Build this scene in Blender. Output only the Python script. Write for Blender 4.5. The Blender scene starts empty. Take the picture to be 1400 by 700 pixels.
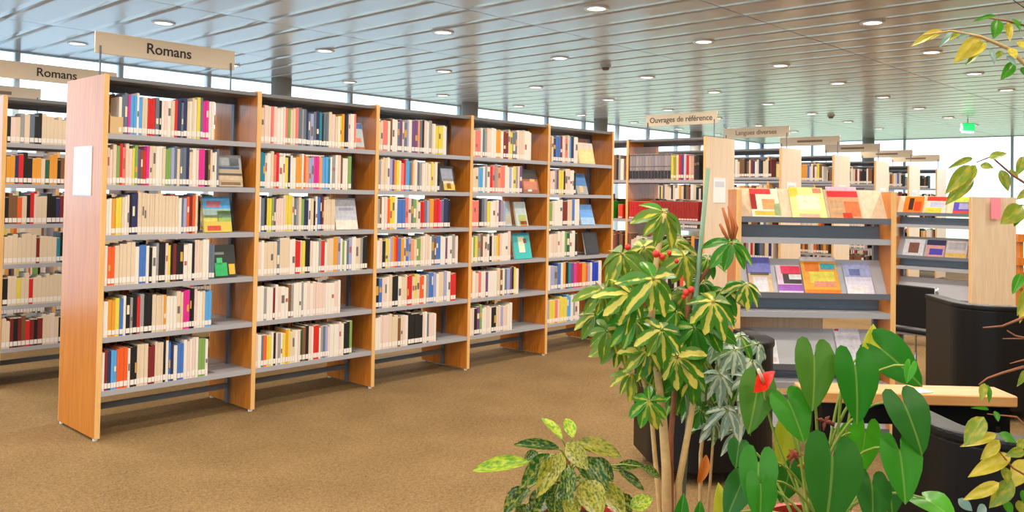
import bpy, bmesh, math, random
import numpy as np
from mathutils import Vector, Matrix

random.seed(7)
scene = bpy.context.scene
COL = scene.collection

# ------------------------------------------------------------------ camera
CAM = Vector((-2.0311, -5.151, 1.4722))
YAW, PITCH, ROLL, FPX, PPY = 0.8195, 0.0213, 0.0177, 1164.37, 243.16
def cam_axes():
    cy, sy, cp, sp = math.cos(YAW), math.sin(YAW), math.cos(PITCH), math.sin(PITCH)
    f = Vector((sy*cp, cy*cp, sp)); r = Vector((cy, -sy, 0)); u = r.cross(f)
    c, s = math.cos(ROLL), math.sin(ROLL)
    return c*r + s*u, -s*r + c*u, f
RT, UP, FW = cam_axes()
cd = bpy.data.cameras.new('camera'); cam = bpy.data.objects.new('camera', cd); COL.objects.link(cam)
cam.matrix_world = Matrix(((RT.x, UP.x, -FW.x, CAM.x), (RT.y, UP.y, -FW.y, CAM.y), (RT.z, UP.z, -FW.z, CAM.z), (0, 0, 0, 1)))
cd.sensor_width = 36; cd.lens = 36*FPX/1400; cd.shift_y = -(350-PPY)/1400; cd.clip_start = .05; cd.clip_end = 300
scene.camera = cam
def P(px, py, t):                       # a point seen at a pixel, t metres along the viewing axis
    return CAM + t*(FW + RT*((px-700)/FPX) - UP*((py-PPY)/FPX))
def G(px, t, z=0.0):                    # the point at height z under/over that pixel column
    a = CAM + t*(FW + RT*((px-700)/FPX)); k = (a.z - z)/UP.z
    return a - UP*k
def on_y(px, py, Y):
    d = FW + RT*((px-700)/FPX) - UP*((py-PPY)/FPX); return CAM + d*((Y-CAM.y)/d.y)
def on_x(px, py, X):
    d = FW + RT*((px-700)/FPX) - UP*((py-PPY)/FPX); return CAM + d*((X-CAM.x)/d.x)
def proj(q):
    d = Vector(q) - CAM; z = d.dot(FW)
    return (700 + FPX*d.dot(RT)/z, PPY - FPX*d.dot(UP)/z, z)

# ------------------------------------------------------------------ sky, exposure
world = bpy.data.worlds.new('sky'); scene.world = world; world.use_nodes = True
bg = world.node_tree.nodes['Background']; bg.inputs[0].default_value = (0.64, 0.82, 1.0, 1); bg.inputs[1].default_value = 2.3
scene.view_settings.view_transform = 'Standard'; scene.view_settings.look = 'None'
scene.view_settings.exposure = 0.28; scene.view_settings.gamma = 1.0; scene.view_settings.use_curve_mapping = False
LAMP_W = 66.0

# ------------------------------------------------------------------ materials
def lin(c):
    return tuple(((v/255)/12.92 if v/255 <= .04045 else ((v/255+.055)/1.055)**2.4) for v in c) + (1,)
def new_mat(name):
    m = bpy.data.materials.new(name); m.use_nodes = True
    return m, m.node_tree.nodes, m.node_tree.links, m.node_tree.nodes['Principled BSDF']
MATS = {}
def mat(name, rgb, rough=.5, metal=0.0, spec=.5, emit=None, strength=0, sub=0, noise=0.0, nscale=60):
    if name in MATS: return MATS[name]
    m, N, L, b = new_mat(name)
    col = lin(rgb); b.inputs['Base Color'].default_value = col
    b.inputs['Roughness'].default_value = rough; b.inputs['Metallic'].default_value = metal
    b.inputs['Specular IOR Level'].default_value = spec
    if noise:
        t = N.new('ShaderNodeTexCoord'); n = N.new('ShaderNodeTexNoise'); n.inputs['Scale'].default_value = nscale; n.inputs['Detail'].default_value = 4
        L.new(t.outputs['Object'], n.inputs['Vector'])
        mx = N.new('ShaderNodeMix'); mx.data_type = 'RGBA'; mx.inputs[0].default_value = 0
        mx.inputs[6].default_value = tuple(c*(1-noise) for c in col[:3])+(1,); mx.inputs[7].default_value = tuple(min(1, c*(1+noise)) for c in col[:3])+(1,)
        L.new(n.outputs['Fac'], mx.inputs[0]); L.new(mx.outputs[2], b.inputs['Base Color'])
    if emit:
        b.inputs['Emission Color'].default_value = lin(emit); b.inputs['Emission Strength'].default_value = strength
    MATS[name] = m
    return m
def wood(name, a, bcol, rough=.3, axis=2, scale=1.0, coat=0.0):
    m, N, L, b = new_mat(name)
    t = N.new('ShaderNodeTexCoord'); mp = N.new('ShaderNodeMapping')
    s = [26*scale]*3; s[axis] = 1.3*scale; mp.inputs['Scale'].default_value = s
    n = N.new('ShaderNodeTexNoise'); n.inputs['Scale'].default_value = 2.2; n.inputs['Detail'].default_value = 5; n.inputs['Distortion'].default_value = .4
    r = N.new('ShaderNodeValToRGB'); r.color_ramp.elements[0].position = .35; r.color_ramp.elements[1].position = .68
    r.color_ramp.elements[0].color = lin(a); r.color_ramp.elements[1].color = lin(bcol)
    L.new(t.outputs['Object'], mp.inputs[0]); L.new(mp.outputs[0], n.inputs['Vector']); L.new(n.outputs['Fac'], r.inputs[0]); L.new(r.outputs[0], b.inputs['Base Color'])
    b.inputs['Roughness'].default_value = rough; b.inputs['Coat Weight'].default_value = coat*.9; b.inputs['Coat Roughness'].default_value = .14
    MATS[name] = m
    return m
WOOD = wood('beech_veneer', (196, 108, 26), (212, 130, 40), .3, coat=.5)
EDGE = wood('beech_edge_band', (222, 172, 108), (232, 186, 124), .4)
PALE = wood('pale_veneer', (214, 186, 154), (226, 202, 172), .34)  # paler veneer tone for the far end panels and rack boards
TABLEW = wood('table_beech', (206, 142, 80), (220, 162, 100), .3, 0)
METAL = mat('shelf_grey_enamel', (170, 170, 176), .4, .15)
DARKM = mat('grey_steel', (118, 122, 132), .4, .5)
TRAY = mat('blue_grey_enamel', (112, 126, 140), .42, .2)
TOPM = mat('dark_grey_enamel', (120, 120, 122), .45, .3)
CHROME = mat('chrome', (205, 210, 216), .14, 1.0)
LEATHER = mat('black_leather', (10, 10, 11), .42, 0, .35, noise=.3, nscale=120)
PAGES = mat('book_pages', (226, 214, 188), .8)
PAPER = mat('white_paper', (226, 232, 234), .6)
LABELM = mat('white_spine_label', (230, 222, 214), .55)
SIGN = mat('beige_sign_board', (226, 206, 178), .55)
SIGNT = mat('sign_lettering_dark', (52, 44, 44), .6)
SIGNF = mat('sign_lettering_brown', (140, 112, 88), .6)
COLUMN = mat('grey_column_paint', (178, 178, 168), .5)
FRAME = mat('window_frame_grey', (196, 208, 212), .45)
WHITEM = mat('white_plastic', (232, 232, 228), .4)
TERRA = mat('red_pot_plastic', (186, 52, 36), .4)
SOIL = mat('potting_soil', (58, 42, 32), .95, noise=.4, nscale=90)
STEM = mat('woody_stem', (196, 160, 104), .7, noise=.25, nscale=50)
TWIG = mat('brown_twig', (140, 84, 52), .75, noise=.25, nscale=60)
PETIOLE = mat('green_petiole', (140, 160, 60), .5)
STAKE = mat('grey_green_stake', (112, 140, 112), .5)
BENCH = mat('dark_stand', (60, 56, 54), .5)

def carpet():
    m, N, L, b = new_mat('tan_carpet')
    t = N.new('ShaderNodeTexCoord')
    n1 = N.new('ShaderNodeTexNoise'); n1.inputs['Scale'].default_value = 95; n1.inputs['Detail'].default_value = 3
    n2 = N.new('ShaderNodeTexNoise'); n2.inputs['Scale'].default_value = 2.2; n2.inputs['Detail'].default_value = 3
    n3 = N.new('ShaderNodeTexNoise'); n3.inputs['Scale'].default_value = 38; n3.inputs['Detail'].default_value = 4
    r = N.new('ShaderNodeValToRGB'); e = r.color_ramp.elements
    e[0].position = .3; e[0].color = lin((86, 66, 42)); e[1].position = .7; e[1].color = lin((158, 128, 86))
    ad = N.new('ShaderNodeMath'); ad.operation = 'MULTIPLY_ADD'; ad.inputs[1].default_value = .55
    mu = N.new('ShaderNodeMath'); mu.operation = 'MULTIPLY_ADD'; mu.inputs[1].default_value = .25
    sc = N.new('ShaderNodeMath'); sc.operation = 'MULTIPLY'; sc.inputs[1].default_value = .2
    for n in (n1, n2, n3): L.new(t.outputs['Object'], n.inputs['Vector'])
    L.new(n2.outputs['Fac'], sc.inputs[0]); L.new(n3.outputs['Fac'], mu.inputs[0]); L.new(sc.outputs[0], mu.inputs[2])
    L.new(n1.outputs['Fac'], ad.inputs[0]); L.new(mu.outputs[0], ad.inputs[2]); L.new(ad.outputs[0], r.inputs[0]); L.new(r.outputs[0], b.inputs['Base Color'])
    b.inputs['Roughness'].default_value = .95; b.inputs['Specular IOR Level'].default_value = .1
    bp = N.new('ShaderNodeBump'); bp.inputs['Strength'].default_value = .35; bp.inputs['Distance'].default_value = .01
    L.new(n1.outputs['Fac'], bp.inputs['Height']); L.new(bp.outputs[0], b.inputs['Normal'])
    return m
CARPET = carpet()
def ceiling_mat():
    m, N, L, b = new_mat('brushed_metal_ceiling')
    b.inputs['Base Color'].default_value = lin((182, 182, 182)); b.inputs['Metallic'].default_value = .08; b.inputs['Roughness'].default_value = .21; b.inputs['Specular IOR Level'].default_value = .42
    return m
CEIL = ceiling_mat()
def glass_mat():
    m, N, L, b = new_mat('window_glass')
    N.remove(b); o = [n for n in N if n.type == 'OUTPUT_MATERIAL'][0]
    tr = N.new('ShaderNodeBsdfTransparent'); gl = N.new('ShaderNodeBsdfGlossy'); gl.inputs['Roughness'].default_value = .02
    tr.inputs[0].default_value = (.95, .98, .98, 1)
    f = N.new('ShaderNodeFresnel'); f.inputs[0].default_value = 1.12; mx = N.new('ShaderNodeMixShader')
    L.new(f.outputs[0], mx.inputs[0]); L.new(tr.outputs[0], mx.inputs[1]); L.new(gl.outputs[0], mx.inputs[2]); L.new(mx.outputs[0], o.inputs[0])
    return m
GLASS = glass_mat()
def attr_mat():
    m, N, L, b = new_mat('assorted_book_covers')
    a = N.new('ShaderNodeAttribute'); a.attribute_name = 'Col'; L.new(a.outputs['Color'], b.inputs['Base Color'])
    b.inputs['Roughness'].default_value = .45
    return m
ATTR = attr_mat()

def leaf_mat(name, green, edge, yellow=None, mode='plain', rough=.38, scale=9, thresh=.5):
    """mode plain: slight vein tint; centre: yellow blotch round the midrib; speck: yellow flecks; the colours belong to the leaf."""
    m, N, L, b = new_mat(name)
    uv = N.new('ShaderNodeUVMap'); sep = N.new('ShaderNodeSeparateXYZ'); L.new(uv.outputs[0], sep.inputs[0])
    oi = N.new('ShaderNodeObjectInfo'); tc = N.new('ShaderNodeTexCoord')
    ns = N.new('ShaderNodeTexNoise'); ns.noise_dimensions = '4D'; ns.inputs['Scale'].default_value = scale; ns.inputs['Detail'].default_value = 3
    mw = N.new('ShaderNodeMath'); mw.operation = 'MULTIPLY'; mw.inputs[1].default_value = 37
    L.new(oi.outputs['Random'], mw.inputs[0]); L.new(mw.outputs[0], ns.inputs['W']); L.new(uv.outputs[0], ns.inputs['Vector'])
    mx = N.new('ShaderNodeMix'); mx.data_type = 'RGBA'; mx.inputs[6].default_value = lin(green); mx.inputs[7].default_value = lin(edge)
    L.new(oi.outputs['Random'], mx.inputs[0]); out = mx.outputs[2]
    d = N.new('ShaderNodeMath'); d.operation = 'SUBTRACT'; d.inputs[1].default_value = .5; L.new(sep.outputs[0], d.inputs[0])
    ab = N.new('ShaderNodeMath'); ab.operation = 'ABSOLUTE'; L.new(d.outputs[0], ab.inputs[0])
    if yellow:
        rr = N.new('ShaderNodeValToRGB'); sw = .1 if mode == 'speck' else .05; rr.color_ramp.elements[0].position = thresh-sw; rr.color_ramp.elements[1].position = thresh+sw
        if mode == 'centre':
            mm = N.new('ShaderNodeMath'); mm.operation = 'MULTIPLY_ADD'; mm.inputs[1].default_value = -1.7; L.new(ab.outputs[0], mm.inputs[0])
            L.new(ns.outputs['Fac'], mm.inputs[2]); m2 = N.new('ShaderNodeMath'); m2.operation = 'ADD'; m2.inputs[1].default_value = .28
            L.new(mm.outputs[0], m2.inputs[0]); m5 = N.new('ShaderNodeMath'); m5.operation = 'MULTIPLY_ADD'; m5.inputs[1].default_value = .34; m5.inputs[2].default_value = -.15; m6 = N.new('ShaderNodeMath'); m6.operation = 'ADD'; L.new(oi.outputs['Random'], m5.inputs[0]); L.new(m2.outputs[0], m6.inputs[0]); L.new(m5.outputs[0], m6.inputs[1]); L.new(m6.outputs[0], rr.inputs[0])
        else:
            L.new(ns.outputs['Fac'], rr.inputs[0])
        m3 = N.new('ShaderNodeMix'); m3.data_type = 'RGBA'; m3.inputs[7].default_value = lin(yellow); L.new(rr.outputs[0], m3.inputs[0]); L.new(out, m3.inputs[6]); out = m3.outputs[2]
    rv = N.new('ShaderNodeValToRGB'); rv.color_ramp.elements[0].position = .012; rv.color_ramp.elements[1].position = .03
    rv.color_ramp.elements[0].color = (1, 1, 1, 1); rv.color_ramp.elements[1].color = (0, 0, 0, 1); L.new(ab.outputs[0], rv.inputs[0])
    m4 = N.new('ShaderNodeMix'); m4.data_type = 'RGBA'; m4.inputs[7].default_value = lin((170, 190, 90)); L.new(out, m4.inputs[6])
    k = N.new('ShaderNodeMath'); k.operation = 'MULTIPLY'; k.inputs[1].default_value = .28; L.new(rv.outputs[0], k.inputs[0]); L.new(k.outputs[0], m4.inputs[0])
    L.new(m4.outputs[2], b.inputs['Base Color']); b.inputs['Roughness'].default_value = rough; b.inputs['Specular IOR Level'].default_value = .3
    # a little light passes through the blade
    o = [n for n in N if n.type == 'OUTPUT_MATERIAL'][0]
    tl = N.new('ShaderNodeBsdfTranslucent'); L.new(m4.outputs[2], tl.inputs[0]); ms = N.new('ShaderNodeMixShader'); ms.inputs[0].default_value = .28
    L.new(b.outputs[0], ms.inputs[1]); L.new(tl.outputs[0], ms.inputs[2]); L.new(ms.outputs[0], o.inputs[0])
    return m

# ------------------------------------------------------------------ mesh helpers
class MB:
    def __init__(s): s.v = []; s.f = []; s.m = []; s.uv = None
    def box(s, x0, x1, y0, y1, z0, z1, mi=0):
        n = len(s.v)
        s.v += [(x0, y0, z0), (x1, y0, z0), (x1, y1, z0), (x0, y1, z0), (x0, y0, z1), (x1, y0, z1), (x1, y1, z1), (x0, y1, z1)]
        for f in ((0, 3, 2, 1), (4, 5, 6, 7), (0, 1, 5, 4), (1, 2, 6, 5), (2, 3, 7, 6), (3, 0, 4, 7)):
            s.f.append(tuple(n+i for i in f)); s.m.append(mi)
        return s
    def tube(s, pts, rad, n=8, mi=0, cap=True):
        pts = [Vector(p) for p in pts]
        if not hasattr(rad, '__len__'): rad = [rad]*len(pts)
        base = len(s.v); prev = None
        for i, p in enumerate(pts):
            d = (pts[min(i+1, len(pts)-1)] - pts[max(i-1, 0)]).normalized()
            a = d.orthogonal().normalized() if prev is None else (prev - d*prev.dot(d)).normalized()
            prev = a; c = d.cross(a)
            for k in range(n):
                t = 2*math.pi*k/n; s.v.append(tuple(p + (a*math.cos(t) + c*math.sin(t))*rad[i]))
        for i in range(len(pts)-1):
            for k in range(n):
                a0 = base+i*n+k; a1 = base+i*n+(k+1) % n
                s.f.append((a0, a1, a1+n, a0+n)); s.m.append(mi)
        if cap:
            s.f.append(tuple(base+k for k in range(n))[::-1]); s.m.append(mi)
            s.f.append(tuple(base+(len(pts)-1)*n+k for k in range(n))); s.m.append(mi)
        return s
    def lathe(s, prof, n=24, c=(0, 0, 0), mi=0):
        base = len(s.v)
        for r, z in prof:
            for k in range(n):
                t = 2*math.pi*k/n; s.v.append((c[0]+r*math.cos(t), c[1]+r*math.sin(t), c[2]+z))
        for i in range(len(prof)-1):
            for k in range(n):
                a0 = base+i*n+k; a1 = base+i*n+(k+1) % n
                s.f.append((a0, a1, a1+n, a0+n)); s.m.append(mi)
        s.f.append(tuple(base+k for k in range(n))[::-1]); s.m.append(mi)
        s.f.append(tuple(base+(len(prof)-1)*n+k for k in range(n))); s.m.append(mi)
        return s
    def prism(s, poly, z0, z1, mi=0):       # xy polygon extruded in z
        n = len(s.v); k = len(poly)
        s.v += [(x, y, z0) for x, y in poly] + [(x, y, z1) for x, y in poly]
        for i in range(k):
            j = (i+1) % k; s.f.append((n+i, n+j, n+k+j, n+k+i)); s.m.append(mi)
        s.f.append(tuple(n+i for i in range(k))[::-1]); s.m.append(mi); s.f.append(tuple(n+k+i for i in range(k))); s.m.append(mi)
        return s
    def mesh(s, name, mats, smooth=False, bevel=0.0, seg=1):
        me = bpy.data.meshes.new(name); me.from_pydata(s.v, [], s.f)
        if not isinstance(mats, (list, tuple)): mats = [mats]
        for m in mats: me.materials.append(m)
        me.polygons.foreach_set('material_index', s.m)
        if bevel:
            bm = bmesh.new(); bm.from_mesh(me)
            bmesh.ops.bevel(bm, geom=bm.edges[:], offset=bevel, segments=seg, affect='EDGES', profile=.6); bm.to_mesh(me); bm.free()
        if smooth: me.polygons.foreach_set('use_smooth', [True]*len(me.polygons))
        me.update(); return me
def link(name, me, parent=None, loc=None, rotz=None):
    o = bpy.data.objects.new(name, me); COL.objects.link(o)
    if parent: o.parent = parent
    if loc is not None: o.location = loc
    if rotz is not None: o.rotation_euler = (0, 0, rotz)
    return o
def tag(o, label=None, cat=None, group=None, kind=None):
    for k, v in (('label', label), ('category', cat), ('group', group), ('kind', kind)):
        if v: o[k] = v
    return o
def thing(name, label, cat, loc=(0, 0, 0), rotz=0, group=None):
    return tag(link(name, None, None, loc, rotz), label, cat, group)
def bxo(name, b, m, parent=None, bevel=0.0, seg=1):
    return link(name, MB().box(*b).mesh(name, m, bevel=bevel, seg=seg), parent)
def struct(name, me):
    return tag(link(name, me), kind='structure')
_boxes = {}
def shared_box(name, dims, m, parent, loc, bevel=0.0):
    key = (name, tuple(round(d, 4) for d in dims), m.name)
    if key not in _boxes: _boxes[key] = MB().box(0, dims[0], 0, dims[1], 0, dims[2]).mesh(name, m, bevel=bevel)
    return link(name, _boxes[key], parent, loc)
def text_mesh(body, size, m, extrude=.001):
    cu = bpy.data.curves.new('lettering', 'FONT'); cu.body = body; cu.size = size; cu.extrude = extrude; cu.offset = size*.012; cu.align_x = 'CENTER'; cu.align_y = 'CENTER'
    o = bpy.data.objects.new('lettering_tmp', cu); COL.objects.link(o)
    me = bpy.data.meshes.new_from_object(o.evaluated_get(bpy.context.evaluated_depsgraph_get())); me.name = 'lettering'
    bpy.data.objects.remove(o); bpy.data.curves.remove(cu)
    me.materials.clear(); me.materials.append(m); return me
ORD = ['zeroth', 'first', 'second', 'third', 'fourth', 'fifth', 'sixth', 'seventh', 'eighth', 'ninth', 'tenth', 'eleventh', 'twelfth', 'thirteenth', 'fourteenth', 'fifteenth', 'sixteenth', 'seventeenth', 'eighteenth', 'nineteenth']
def ordinal(n):
    if n < 20: return ORD[n]
    t, u = divmod(n, 10); T = {2: 'twent', 3: 'thirt', 4: 'fort'}[t]
    return T+'ieth' if u == 0 else T+'y-'+ORD[u]

# ------------------------------------------------------------------ the hall
ZC = 3.0; YW = 5.45; XW = 19.3
struct('floor', MB().box(-5.65, XW, -11, YW, -.12, 0).mesh('floor', CARPET))
PAVE = mat('pale_paving', (198, 202, 204), .8, noise=.1, nscale=.5)
LAWN = mat('dry_lawn', (204, 202, 156), .9, noise=.15, nscale=.4)
struct('ground', MB().box(-60, 19.6, -60, 60, -.4, -.15).mesh('ground', PAVE))
struct('lawn_ground', MB().box(19.6, 120, -60, 60, -.4, -.15).mesh('lawn_ground', LAWN))
ceiling = struct('ceiling', MB().box(-5.8, XW+.3, -11.2, YW+.3, ZC+.03, ZC+.3).mesh('ceiling', WHITEM))
def plank_mesh(m, seg=6):           # a shallow curved metal plank, unit length in y and .394 wide
    b = MB(); w = .397
    for i in range(seg+1):
        x = -w/2 + w*i/seg; q = (2*x/w); z = -.00015*(1-q*q)
        for y in (-.5, .5): b.v.append((x, y, z))
    for i in range(seg): b.f.append((2*i, 2*i+1, 2*i+3, 2*i+2)); b.m.append(0)
    n = len(b.v)
    b.v += [(-w/2, -.5, .028), (-w/2, .5, .028), (w/2, -.5, .028), (w/2, .5, .028)]
    b.f += [(n, n+2, n+3, n+1), (0, 2*seg, n+2, n), (1, n+1, n+3, 2*seg+1), (0, n, n+1, 1), (2*seg, 2*seg+1, n+3, n+2)]; b.m += [0]*5
    me = b.mesh('ceiling_panel', m)
    for p in me.polygons: p.use_smooth = p.index < seg
    return me
PLANK = plank_mesh(CEIL)
YB = [-11, -9, -7.1, -5.35, -3.55, -1.75, -.1, 1.7, 3.48, YW]
rest = MB()
for i in range(int((XW+5.6)/.4)):
    x = -5.6+.4*i+.2
    for a, b_ in zip(YB, YB[1:]):
        vis = False
        for yy in (a, (a+b_)/2, b_):
            d = Vector((x, yy, ZC))-CAM
            if d.dot(FW) > .5:
                q = proj((x, yy, ZC))
                if -60 < q[0] < 1460 and -25 < q[1] < 700: vis = True
        if vis:
            o = link('ceiling_panel', PLANK, ceiling, (x, (a+b_)/2, ZC)); o.scale = (1, b_-a-.01, 1)
        else:
            rest.box(x-.196, x+.196, a+.008, b_-.008, ZC-.002, ZC+.028)
o = link('ceiling_panelling', rest.mesh('ceiling_panelling', CEIL), ceiling); o['kind'] = 'stuff'

struct('wall_front_light_block', MB().box(-5.65, XW, -11.2, -11, -.1, ZC+.03).mesh('wall_front_light_block', mat('warm_white_wall', (226, 222, 214), .8)))  # unseen wall, added to cut low sky light from behind the camera
# glazed walls
def window_wall(name, axis, at, lo, hi, first, step):
    """mullions, transom rails and panes of a full-height glazed wall; axis 0 runs along x at y=at, axis 1 along y at x=at."""
    root = tag(link(name, None), kind='structure')
    def bx(n, a0, a1, t0, t1, z0, z1, m, bev=0):
        b = (a0, a1, at+t0, at+t1, z0, z1) if axis == 0 else (at+t0, at+t1, a0, a1, z0, z1)
        return bxo(n, b, m, root, bev)
    bx('head_rail', lo, hi, -.03, .03, ZC-.015, ZC+.03, FRAME); bx('sill_rail', lo, hi, -.03, .03, 0, .1, FRAME)
    edges = []; x = first
    while x < hi: edges.append(x); x += step
    x = first-step
    while x > lo: edges.insert(0, x); x -= step
    for x in edges: bx('mullion', x-.025, x+.025, -.04, .04, .1, ZC-.015, FRAME)
    ed = [lo]+edges+[hi]
    for a, b_ in zip(ed, ed[1:]):
        bx('pane', a+.03, b_-.03, -.006, .006, .1, ZC-.015, GLASS)
    return root
window_wall('window_1', 0, YW, -5.6, XW, 1.13, 1.14)
window_wall('window_2', 1, XW, -11, YW, 1.9, 2.28)
window_wall('window_3', 1, -5.6, -11, YW, 1.9, 2.28)
for i, x in enumerate((0.65, 4.2, 7.74, 11.3, 14.85)):
    b = MB().lathe([(.135, 0), (.135, ZC+.02)], 28)
    c = link('column', b.mesh('column', COLUMN, smooth=True), None, (x, 4.95, 0)); c['kind'] = 'structure'
    for p in c.data.polygons:
        if len(p.vertices) > 4: p.use_smooth = False
for y in (2.5, -3.4):
    c = link('column', bpy.data.objects['column'].data, None, (18.6, y, 0)); c['kind'] = 'structure'

# downlights
def downlight_meshes():
    ring = MB(); n = 24; pr = [(.075, -.004), (.098, -.008), (.104, -.002), (.104, .006), (.075, .006)]
    ring.lathe(pr, n); ring.f = ring.f[:-2]; ring.m = ring.m[:-2]
    refl = MB().lathe([(.076, -.001), (.03, .004)], n)
    bulb = MB().lathe([(.012, -.004), (.024, 0), (.026, .006)], 16)
    return (ring.mesh('trim_ring', mat('downlight_trim', (236, 236, 236), .3), smooth=True),
            refl.mesh('reflector', mat('downlight_reflector', (250, 248, 244), .3, 0, .5, (255, 252, 246), 2.6), smooth=True),
            bulb.mesh('bulb', mat('downlight_bulb', (240, 190, 140), .4, 0, .5, (255, 150, 70), 1.3), smooth=True))
DLM = downlight_meshes()
YJ = {-3: -.8, -2: .9, -1: 2.62, 0: 4.19, 1: 5.93, 2: 7.72, 3: 9.55}
lamp_data = bpy.data.lights.new('downlight_lamp', 'SPOT'); lamp_data.energy = LAMP_W; lamp_data.color = (1, .91, .78)
lamp_data.spot_size = math.radians(164); lamp_data.spot_blend = .5; lamp_data.shadow_soft_size = .06
for j in range(-3, 4):
    for i in range(-5, 8):
        x = 5.45+1.8*i-.085*j + CAM.x; y = YJ[j]+.075*i + CAM.y
        if x > XW-.5 or x < -5.2: continue
        vis = False
        if (Vector((x, y, ZC))-CAM).dot(FW) > .3:
            q = proj((x, y, ZC)); vis = -30 < q[0] < 1430 and -20 < q[1] < 300
        nm = {-3: 'nearest', -2: 'second', -1: 'third', 0: 'fourth', 1: 'fifth', 2: 'sixth', 3: 'seventh'}[j]
        if vis:
            t = thing('ceiling_downlight', 'round recessed downlight, %s along the %s lamp row counted from camera side' % (ordinal(i+6), nm), 'ceiling light', (x, y, ZC-.005), 0, 'recessed downlights in the metal ceiling')
            for nmx, me in zip(('trim_ring', 'reflector', 'bulb'), DLM): link(nmx, me, t)
        l = bpy.data.objects.new('downlight_lamp', lamp_data); COL.objects.link(l); l.location = (x, y, ZC-.03)
        if vis: l.parent = t; l.location = (0, 0, -.03)
for (px, py), lb in (((828, 90), 'small round smoke detector on ceiling above the long bookcase'), ((1136, 158), 'small round smoke detector on ceiling above the far shelf rows')):
    d = FW + RT*((px-700)/FPX) - UP*((py-PPY)/FPX); q = CAM + d*((ZC-.01-CAM.z)/d.z)
    t = thing('smoke_detector', lb, 'smoke detector', q)
    link('base', MB().lathe([(.06, -.02), (.062, .01)], 20).mesh('base', mat('detector_base', (190, 186, 176), .5), smooth=False), t)
    link('sensor_dome', MB().lathe([(.012, -.055), (.035, -.05), (.045, -.02)], 20).mesh('sensor_dome', mat('detector_dome', (120, 104, 84), .5), smooth=True), t)
q = P(1323, 178, 15.2)
t = thing('exit_sign', 'small lit green emergency exit sign hanging from ceiling by far windows', 'exit sign', q)
bxo('housing', (-.12, .12, -.03, .03, -.02, .13), WHITEM, t, .006)
for s in (-1, 1):
    bxo('lit_face', (-.11, .11, .031*s-.002, .031*s+.002, -.01, .12), mat('exit_green_light', (60, 200, 120), .4, 0, .5, (30, 225, 110), 1.1), t)
bxo('lamp_tube', (-.1, .1, -.025, .025, -.045, -.021), mat('exit_lamp_tube', (250, 255, 250), .4, 0, .5, (225, 255, 235), 5), t)
link('rod', MB().tube([(0, 0, .13), (0, 0, ZC-q.z)], .006).mesh('rod', DARKM), t)
t.rotation_euler = (0, 0, -.75)

# ------------------------------------------------------------------ bookcases
BOOKS = dict(w=(226, 219, 208), c=(218, 196, 168), p=(224, 198, 186), g=(150, 148, 148), s=(98, 112, 128), b=(66, 112, 186), B=(28, 60, 190), l=(84, 160, 220), t=(36, 128, 150), n=(44, 48, 88),
             k=(26, 25, 27), r=(206, 36, 34), o=(226, 92, 36), y=(222, 202, 70), Y=(222, 150, 50), m=(214, 44, 140), u=(112, 72, 124), e=(124, 160, 84), G=(40, 92, 64), d=(122, 36, 36), h=(122, 82, 52),
             v=(158, 160, 200), R=(226, 118, 108), i=(226, 150, 100))
NAMES = dict(w='white', c='cream', p='pale pink', g='grey', s='slate', b='blue', B='royal blue', l='light blue', t='teal', n='navy', k='black', r='red', o='orange', y='yellow', Y='golden', m='magenta',
             u='purple', e='green', G='dark green', d='maroon', h='brown', v='lavender', R='coral', i='apricot')
STUFF = MB(); STUFF_COL = []
def stuff_box(M, w, d, h, col, label=True, band=None):
    """one book of the joined mass: cover with recessed page block on top, white spine label; M places its spine-bottom-left corner (local x=width, y=depth, z=height)."""
    def put(x0, x1, y0, y1, z0, z1, c):
        n = len(STUFF.v)
        for q in ((x0, y0, z0), (x1, y0, z0), (x1, y1, z0), (x0, y1, z0), (x0, y0, z1), (x1, y0, z1), (x1, y1, z1), (x0, y1, z1)):
            STUFF.v.append(tuple(M @ Vector(q)))
        for f in ((0, 3, 2, 1), (4, 5, 6, 7), (0, 1, 5, 4), (1, 2, 6, 5), (2, 3, 7, 6), (3, 0, 4, 7)):
            STUFF.f.append(tuple(n+i for i in f)); STUFF.m.append(0); STUFF_COL.append(c)
    C = lin(col)
    put(0, w, 0, d, 0, h-.004, C)
    put(.0015, w-.0015, .003, d-.002, h-.004, h-.001, lin((222, 210, 184)))
    if label: put(w*.06, w*.94, -.0012, 0, .012, .045, lin((230, 222, 214)))
    if band: put(w*.15, w*.85, -.001, 0, h*band[0], h*band[1], lin(band[2]))
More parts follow.
